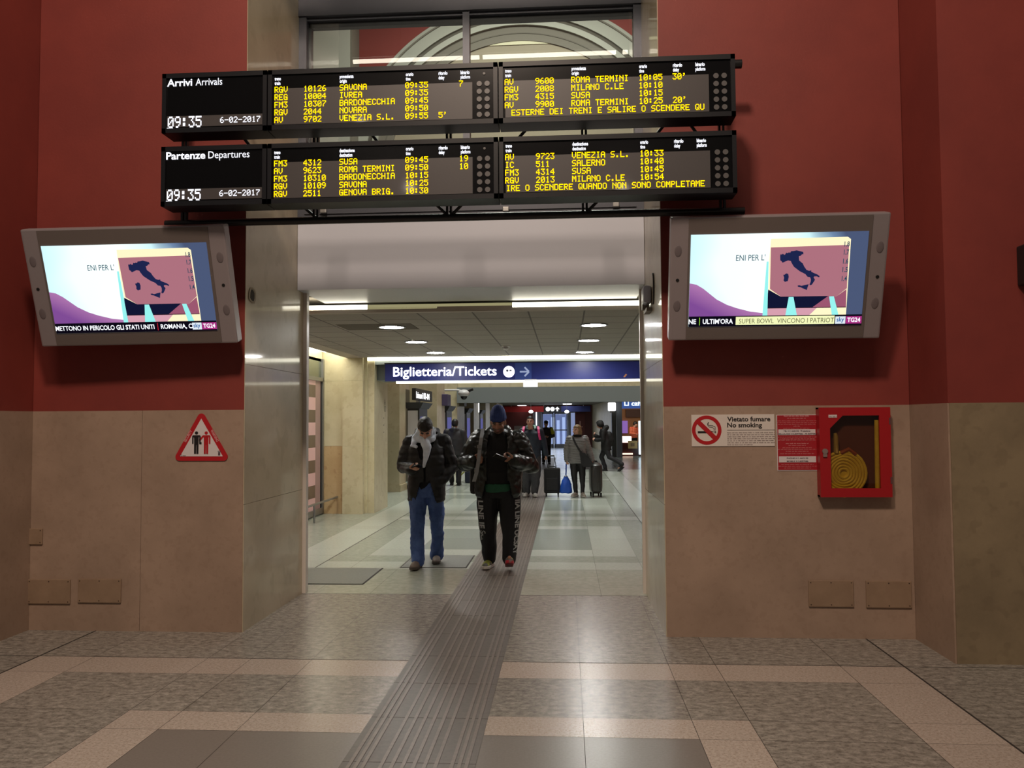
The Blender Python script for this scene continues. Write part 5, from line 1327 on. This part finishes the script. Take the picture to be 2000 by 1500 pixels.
m = MB(); m.box(ox - .211, ox - .166, oy - .262, oy - .245, 1.36, 1.395); m.build('buckle', STEEL, sb, world=True)
m = MB(); m.bbox(ox - .35, ox - .05, oy + .21, oy + .33, .82, 1.12, .04); m.build('body', BLKCOAT, sb, world=True)

# ---------------- man seen from behind
h3 = Head((0, -.02, 1.47), .25, 0)
armsC = [((-.20, .02, 1.38), (-.27, .02, 1.12), (-.25, -.08, .90), (0, -.3, -1), (1, 0, 0), 1, .5), ((.20, .02, 1.38), (.275, .02, 1.12), (.26, -.06, .90), (0, -.3, -1), (-1, 0, 0), -1, .5)]
legsC = [((-.095, 0, .86), (-.10, -.08, .47), (-.10, .05, .09), (-.11, -.1, .04)), ((.095, 0, .86), (.105, .0, .47), (.10, -.12, .09), (.12, -.3, .04))]
p3 = make_person('person', 'man in dark jacket walking away past the kiosks, seen from behind', h3, armsC, legsC, (0, 0, .90), (0, 0, 1.22), voxel=.012)
DKG = mat('dark_grey_jacket', (44, 43, 48), .6, noise=(8, 5), rgb2=(54, 53, 58))
coat(p3, [(0, 0, .78, .20, .15), (0, 0, .95, .215, .16), (0, 0, 1.2, .235, .165), (0, 0, 1.36, .20, .14), (0, .01, 1.43, .13, .11), (0, .01, 1.49, .08, .08)], armsC, DKG, .013, wrinkle(8, .014), None, 'jacket', lambda b: b.limb([(-.1, .04, 1.43), (0, .11, 1.44), (.1, .04, 1.43)], [.05, .07, .05]), (.095, .085, .06))
pants(p3, [(0, 0, .78, .15, .12), (0, 0, .95, .16, .12)], [(l[0], l[1], (l[2][0], l[2][1], .10)) for l in legsC], mat('black_trousers', (22, 22, 24), .7), (.105, .095, .082, .072, .07), .013, wrinkle(10, .01))
hair_cap(p3, h3, HAIRD, .045, -.09, .008, 'dark_hair', None, .011)
for l in legsC: shoe(p3, l[2], l[3], DARKP, DARKP, 0, .012)
place(p3, -2.88, 21.17, math.pi)

# ---------------- young man with pink straps pulling a suitcase
h4 = Head((-.02, -.03, 1.515), -.06, -.10)
armsD = [((-.19, .02, 1.42), (-.265, .04, 1.15), (-.255, .0, .90), (0, -.15, -1), (1, 0, 0), 1, .9), ((.19, .02, 1.42), (.265, .05, 1.15), (.315, .03, .90), (.25, -.1, -1), (-1, .1, 0), -1, 1.0)]
legsD = [((-.095, 0, .88), (-.11, -.05, .48), (-.10, .02, .09), (-.14, -.14, .04)), ((.095, 0, .88), (.10, -.08, .48), (.07, -.10, .09), (.10, -.28, .04))]
p4 = make_person('person', 'young man in navy hooded top with pink straps, walking with a suitcase', h4, armsD, legsD, (0, 0, .92), (0, 0, 1.26), SKIN, False, .009)
NVY = mat('navy_top', (26, 36, 52), .6, noise=(9, 4), rgb2=(34, 46, 64)); GRYP = mat('grey_baggy_trousers', (50, 50, 54), .75, noise=(9, 4), rgb2=(62, 62, 66))
coat(p4, [(0, 0, .82, .195, .15), (0, 0, .92, .205, .16), (0, -.005, 1.2, .215, .16), (0, 0, 1.38, .20, .14), (0, .01, 1.46, .12, .10)], armsD, NVY, .011, wrinkle(9, .012), None, 'hooded_top', lambda b: b.limb([(-.10, -.05, 1.46), (-.10, .06, 1.50), (0, .12, 1.50), (.10, .06, 1.50), (.10, -.05, 1.46)], [.035, .05, .06, .05, .035]), (.088, .08, .058))
b = Body(); b.limb([(-.075, -.045, 1.475), (-.08, .03, 1.525), (0, .075, 1.53), (.08, .03, 1.525), (.085, -.045, 1.475)], [.022, .03, .035, .03, .024]); b.fuse('hood_lining', mat('mint_lining', (160, 205, 190), .7), p4, .010, 1)
pants(p4, [(0, 0, .79, .17, .135), (0, 0, .92, .18, .135)], [(l[0], l[1], (l[2][0], l[2][1], .11)) for l in legsD], GRYP, (.125, .118, .105, .092, .08), .012, wrinkle(9, .014))
hair_cap(p4, h4, HAIRD, .066, -.055, .0, 'short_hair', None, .009)
for l in legsD: shoe(p4, l[2], l[3], mat('white_trainer', (176, 172, 166), .6), SOLEW, 0, .010)
place(p4, -.76, 18.0, 0, .006)
bp = thing('backpack', 'backpack with bright pink straps on the man in the navy top', 'backpack', (-.76, 18.25, 1.2)); px_, py_ = -.76, 18.0
for sx in (-1, 1):
    m = MB(); m.loft([[V((px_ + sx * x + a * .024, py_ + y + c_ * .006, z)) for a, c_ in ((-1, -1), (1, -1), (1, 1), (-1, 1))] for x, y, z in ((.15, .10, 1.52), (.155, -.03, 1.535), (.165, -.115, 1.47), (.175, -.155, 1.39), (.185, -.165, 1.32), (.20, -.10, 1.24))]); m.build('strap', mat('pink_strap', (226, 60, 130), .6), bp, world=True)
m = MB(); m.bbox(px_ - .16, px_ + .16, py_ + .18, py_ + .36, 1.02, 1.48, .06); m.build('body', mat('backpack_dark', (40, 38, 48), .7), bp, world=True)

# ---------------- woman in grey quilted jacket
h5 = Head((0, -.02, 1.335), .05, -.85, k=.94)
armsE = [((-.165, .02, 1.25), (-.235, .02, 1.0), (-.235, -.02, .80), (-.05, -.1, -1), (1, 0, 0), 1, 1.0), ((.165, .02, 1.25), (.245, .04, 1.0), (.315, .02, .79), (.3, -.1, -1), (-1, 0, 0), -1, .9)]
legsE = [((-.085, 0, .80), (-.075, -.06, .44), (-.045, -.04, .09), (-.12, -.20, .04)), ((.085, 0, .80), (.10, -.06, .44), (.10, -.10, .09), (.13, -.28, .04))]
p5 = make_person('person', 'woman in grey quilted jacket and black trousers, head turned aside', h5, armsE, legsE, (0, 0, .83), (0, 0, 1.10), SKIN, False, .009)
QUI = mat('grey_quilted', (122, 120, 120), .5, noise=(9, 4), rgb2=(134, 132, 132))
coat(p5, [(0, 0, .73, .185, .14), (0, 0, .80, .19, .145), (0, 0, .95, .178, .135), (0, -.005, 1.12, .188, .145), (0, 0, 1.24, .165, .12), (0, .01, 1.31, .09, .08), (0, .01, 1.34, .07, .07)], armsE, QUI, .010, quilt(.052, .012), None, 'quilted_jacket', None, (.080, .070, .052))
b = Body(); b.limb([(-.06, -.06, 1.325), (0, -.085, 1.32), (.06, -.06, 1.325), (.07, .03, 1.33), (0, .07, 1.335), (-.07, .03, 1.33), (-.06, -.06, 1.325)], [.032] * 7); b.fuse('neck_scarf', BLKKNIT, p5, .010, 1)
pants(p5, [(0, 0, .72, .155, .12), (0, 0, .84, .16, .12)], [(l[0], l[1], (l[2][0], l[2][1], .10)) for l in legsE], mat('black_slim_trousers', (16, 16, 19), .6), (.098, .086, .066, .055, .045), .011, wrinkle(11, .008))
def bob(b):
    k = .94
    for q in (-1, 1): b.ell(h5.w(q * .070, .042, -.045), (.030, .052, .085), h5.R)
    b.ell(h5.w(0, .075, -.04), (.08, .05, .09), h5.R)
b = Body(); b.ell(h5.w(0, .022, .040), (.080, .098, .092), h5.R, 20, 14); bob(b)
b.fuse('bobbed_hair', HAIRB, p5, .009, 2, lambda co: .005 * mnoise.noise(co * 40), lambda co: (h5.loc(co)[1] < -.012 and h5.loc(co)[2] < .058), solid=.012)
for l in legsE: shoe(p5, l[2], l[3], mat('beige_shoe', (150, 140, 128), .6), SOLEW, 0, .010, .042, .25)
wx, wy = .25, 18.0
place(p5, wx, wy)
cb_ = thing('crossbody_bag', 'black bag on a diagonal strap across the grey quilted jacket', 'bag', (wx + .2, wy - .15, .85))
m = MB(); m.loft([[V((wx + x + a * .016, wy + y, z + a * .012)) for a, y in ((-1, y0 - .005), (1, y0 - .005), (1, y0 + .004), (-1, y0 + .004))] for x, y0, z in ((-.10, .03, 1.335), (-.10, -.10, 1.29), (-.05, -.17, 1.17), (.02, -.178, 1.04), (.08, -.175, .96))]); m.build('strap', DARKP, cb_, world=True)
m = MB(); m.prism(sorted_ccw([(wx + .04, .98), (wx + .16, .95), (wx + .33, .74), (wx + .27, .655), (wx + .12, .655), (wx + .07, .72)]), wy - .24, wy - .165); m.build('body', mat('bag_black', (26, 26, 30), .6), cb_, world=True)

# ---------------- security man, hooded person, shop person
h6 = Head((0, -.03, 1.43), .25, .2)
armsF = [((-.19, .02, 1.34), (-.26, .0, 1.08), (-.10, -.22, 1.05), (.8, -.3, 0), (0, .6, .8), 1, .8), ((.19, .02, 1.34), (.265, .02, 1.08), (.12, -.22, 1.03), (-.8, -.3, 0), (0, .6, .8), -1, .8)]
legsF = [((-.09, 0, .82), (-.10, -.05, .45), (-.10, .0, .09), (-.11, -.15, .04)), ((.09, 0, .82), (.10, -.05, .45), (.11, .0, .09), (.13, -.15, .04))]
p6 = make_person('person', 'person in dark cap and dark jacket with yellow sleeve bands, standing by the far doors', h6, armsF, legsF, (0, 0, .86), (0, 0, 1.17), voxel=.014)
coat(p6, [(0, 0, .72, .19, .14), (0, 0, .9, .20, .15), (0, 0, 1.15, .215, .15), (0, 0, 1.32, .19, .13), (0, .01, 1.41, .10, .09)], armsF, BLKCOAT, .014, wrinkle(8, .01))
b = Body(); 
for s_, a in ((-1, armsF[0]), (1, armsF[1])): b.limb([V(a[0]).lerp(V(a[1]), .12), V(a[0]).lerp(V(a[1]), .62)], [.103, .092])
b.fuse('yellow_sleeve_bands', mat('hi_vis_yellow', (196, 206, 40), .6), p6, .014, 1)
pants(p6, [(0, 0, .74, .15, .12), (0, 0, .88, .16, .12)], [(l[0], l[1], (l[2][0], l[2][1], .10)) for l in legsF], BLKKNIT, (.10, .09, .08, .07, .065), .014)
b = Body(); b.ell(h6.w(0, .015, .065), (.088, .104, .07), h6.R); b.ell(h6.w(0, -.10, .045), (.06, .06, .012), h6.R); b.fuse('cap', BLKKNIT, p6, .011, 1)
for l in legsF: shoe(p6, l[2], l[3], DARKP, DARKP, 0, .013)
place(p6, -.76, 31.5)

h7 = Head((0, -.12, 1.41), .35, 0)
armsG = [((-.18, -.04, 1.30), (-.22, -.12, 1.05), (-.10, -.34, 1.16), (.3, -.4, .8), (0, 1, 0), 1, .9), ((.18, -.04, 1.30), (.22, -.05, 1.03), (.12, -.30, 1.02), (0, -.9, .2), (-1, 0, 0), -1, .9)]
legsG = [((-.09, .02, .82), (-.10, -.14, .46), (-.10, -.02, .09), (-.10, -.2, .04)), ((.09, .02, .82), (.10, .14, .47), (.10, .55, .20), (.10, .42, .10))]
p7 = make_person('person', 'person in black hooded coat striding across the far concourse, seen from the side', h7, armsG, legsG, (0, .02, .86), (0, -.05, 1.14), voxel=.013)
BLKP = mat('black_parka', (17, 17, 19), .7)
def hood7(b):
    b.ell(h7.w(0, .02, .02), (.115, .135, .14), h7.R); b.limb([(0, -.02, 1.36), (0, .05, 1.42)], [.10, .09])
    b.limb([(0, .13, 1.2), (0, .20, 1.0), (0, .20, .86)], [.10, .10, .06])
coat(p7, [(0, .04, .68, .19, .17), (0, .03, .9, .20, .17), (0, -.02, 1.12, .21, .16), (0, -.05, 1.28, .185, .14), (0, -.06, 1.38, .11, .10)], armsG, BLKP, .013, wrinkle(8, .014), lambda co: (lambda q: q[1] < -.055 and abs(q[0]) < .075 and -.11 < q[2] < .075)(h7.loc(co)), 'hooded_coat', hood7, (.092, .08, .06))
pants(p7, [(0, .02, .74, .15, .13), (0, .02, .88, .16, .13)], [(l[0], l[1], (l[2][0], l[2][1], l[2][2] + .04)) for l in legsG], mat('dark_jeans', (32, 32, 38), .7), (.105, .095, .08, .07, .07), .013, wrinkle(10, .01))
shoe(p7, legsG[0][2], legsG[0][3], DARKP, DARKP, 0, .013); shoe(p7, legsG[1][2], legsG[1][3], DARKP, DARKP, .75, .013)
place(p7, 1.28, 27.0, -math.pi / 2 - .15)

h8 = Head((0, -.06, 1.36), .3, 1.0)
armsH = [((-.17, .0, 1.26), (-.25, -.06, 1.02), (-.15, -.3, 1.0), (.2, -1, 0), (0, 0, -1), 1, .5), ((.17, .0, 1.26), (.25, -.05, 1.02), (.15, -.3, 1.0), (-.2, -1, 0), (0, 0, -1), -1, .5)]
legsH = [((-.09, 0, .8), (-.09, 0, .44), (-.09, .02, .09), (-.09, -.15, .04)), ((.09, 0, .8), (.09, 0, .44), (.09, .02, .09), (.09, -.15, .04))]
p8 = make_person('person', 'person in orange red top serving behind the far cafe counter', h8, armsH, legsH, (0, 0, .84), (0, 0, 1.10), voxel=.016)
coat(p8, [(0, 0, .8, .19, .14), (0, 0, 1.1, .20, .14), (0, 0, 1.25, .17, .12), (0, .01, 1.34, .08, .08)], armsH, mat('orange_top', (206, 78, 52), .6, noise=(8, 3), rgb2=(222, 130, 96)), .016, None, None, 'top')
pants(p8, [(0, 0, .70, .15, .12), (0, 0, .84, .16, .12)], [(l[0], l[1], (l[2][0], l[2][1], .05)) for l in legsH], BLKKNIT, (.10, .09, .08, .07, .065), .016)
hair_cap(p8, h8, HAIRD, .045, -.08, .012, 'dark_hair', None, .013)
q = P(1238, 850, 40.2); place(p8, q[0], 40.2, .6)

# ================================================================== LUGGAGE
CASEB = mat('black_fabric_case', (18, 18, 22), .65, noise=(30, 3), rgb2=(26, 26, 30))
def suitcase(x, y, w, d, z0, z1, label, m, grip=None, rz=0., hard=False, wheel=.045):
    t = thing('suitcase', label, 'suitcase', (x, y, 0), None, (0, 0, rz))
    mb = MB()
    if hard:
        n = 12; rings = []
        for i in range(n + 1):
            u = i / n; z = z0 + (z1 - z0) * u; k_ = (1 - abs(2 * u - 1) ** 4) ** .5 * .22 + .78 if 0 < u < 1 else .55
            rings.append([V((w / 2 * k_ * math.copysign(abs(math.cos(a)) ** .55, math.cos(a)), d / 2 * k_ * math.copysign(abs(math.sin(a)) ** .55, math.sin(a)), z)) for a in [2 * math.pi * j / 24 for j in range(24)]])
        mb.loft(rings); mb.build('shell', m, t, True)
        s_ = MB()
        for k in (-.25, 0, .25): s_.box(w * k - .006, w * k + .006, -d / 2 - .003, -d / 2 + .02, z0 + .08, z1 - .08)
        s_.build('shell_ribs', mat('case_rib', (54, 52, 50), .35), t)
    else:
        mb.bbox(-w / 2, w / 2, -d / 2, d / 2, z0, z1, .04); mb.build('body', m, t)
        s_ = MB(); s_.bbox(-w * .38, w * .38, -d / 2 - .03, -d / 2 + .01, z0 + .06, z0 + (z1 - z0) * .62, .02); s_.build('front_pocket', m, t)
        s_ = MB(); s_.tube([(-w * .2, -d / 2 + .03, z1 - .005), (-w * .2, -d / 2 + .03, z1 + .03), (w * .2, -d / 2 + .03, z1 + .03), (w * .2, -d / 2 + .03, z1 - .005)], .012, 6); s_.build('top_handle', DARKP, t)
    for sx in (-1, 1):
        for sy in (-1, 1):
            s_ = MB(); cx, cy = sx * (w / 2 - .05), sy * (d / 2 - .05)
            s_.tube([(cx - .014, cy, wheel * .6), (cx + .014, cy, wheel * .6)], wheel * .6, 12); s_.box(cx - .018, cx + .018, cy - .02, cy + .02, wheel * .8, z0 + .02); s_.build('wheel', DARKP, t)
    if grip:
        s_ = MB()
        for sx in (-1, 1): s_.tube([(sx * w * .26, d * .3, z1 - .02), (sx * w * .26 + grip[0] * .9, d * .3 + grip[1], grip[2])], .009, 6)
        s_.build('telescopic_rods', DARKP, t)
        s_ = MB(); s_.tube([(-w * .28 + grip[0] * .9, d * .3 + grip[1], grip[2]), (w * .28 + grip[0] * .9, d * .3 + grip[1], grip[2])], .015, 8); s_.build('pull_grip', DARKP, t)
    return t
suitcase(-.31, 18.12, .36, .24, .07, .62, 'black soft suitcase with pull handle up, left of the blue bag', CASEB, (-.055, -.05, .88))
suitcase(-1.02, 18.4, .42, .28, .06, .72, 'big black suitcase behind the legs of the beanie man', CASEB)
suitcase(.64, 18.05, .27, .42, .07, .735, 'dark grey hard shell suitcase held by the woman in grey', mat('grey_hard_shell', (50, 49, 48), .3, coat=.2), (-.04, -.1, .765), .12, True)
# blue bag carried by the woman
bx, by = -.015, 17.97
bb = thing('carrier_bag', 'bright blue bag hanging from the hand of the woman in grey', 'bag', (bx, by, .1))
m = Body(); m.torso([(bx - .0, by, .08, .13, .07), (bx, by, .12, .138, .085), (bx + .01, by, .26, .115, .085), (bx + .01, by, .36, .085, .06), (bx + .005, by, .44, .03, .028)], 18, 2.6)
o_ = m.fuse('sack', mat('blue_bag', (24, 84, 196), .5), None, .010, 2, wrinkle(10, .014)); attach(o_, bb, True)
m = MB(); m.loft([[V((bx + x + a * .014, by + c_ * .006, z)) for a, c_ in ((-1, -1), (1, -1), (1, 1), (-1, 1))] for x, z in ((.005, .42), (.012, .56), (.016, .72))]); m.build('handle', mat('blue_bag_handle', (30, 70, 170), .5), bb, world=True)
m = MB(); m.ell((bx + .004, by, .445), (.034, .034, .022)); m.build('knot', mat('bag_knot', (190, 196, 205), .5), bb, True, True)
# yellow trolley and dark bag behind the beanie man
q = G(905, 942); tx_, ty_ = q[0], q[1]
tr_ = thing('luggage_trolley', 'yellow green folding trolley beside the man walking away', 'trolley', (tx_, ty_, 0))
for k, pts in enumerate(([(-.12, 0, .05), (-.02, .05, .50)], [(.10, 0, .05), (.06, .05, .52)], [(-.12, 0, .14), (.08, 0, .34)], [(-.10, 0, .24), (.06, 0, .44)])):
    m = MB(); m.tube(pts, .026 if k < 2 else .018, 8); m.build('frame_bar', mat('trolley_yellow', (190, 188, 88), .5), tr_, True)
m = MB(); m.box(-.14, .14, -.02, .12, .48, .53); m.build('tray', mat('trolley_grey', (150, 150, 146), .5), tr_)
for sx in (-.10, .10): m = MB(); m.tube([(sx - .015, 0, .045), (sx + .015, 0, .045)], .045, 12); m.build('wheel', DARKP, tr_, True)
q = G(925, 944); db_ = thing('holdall_bag', 'dark blue bag with pale top on the floor beside the yellow trolley', 'bag', (q[0], q[1], 0))
m = MB(); m.bbox(-.24, .30, 0, .3, 0, .34, .05); m.build('body', mat('bag_navy', (26, 34, 56), .6), db_)
m = MB(); m.bbox(-.22, .28, .02, .28, .335, .50, .04); m.build('pale_top', mat('bag_pale', (120, 128, 146), .6), db_)
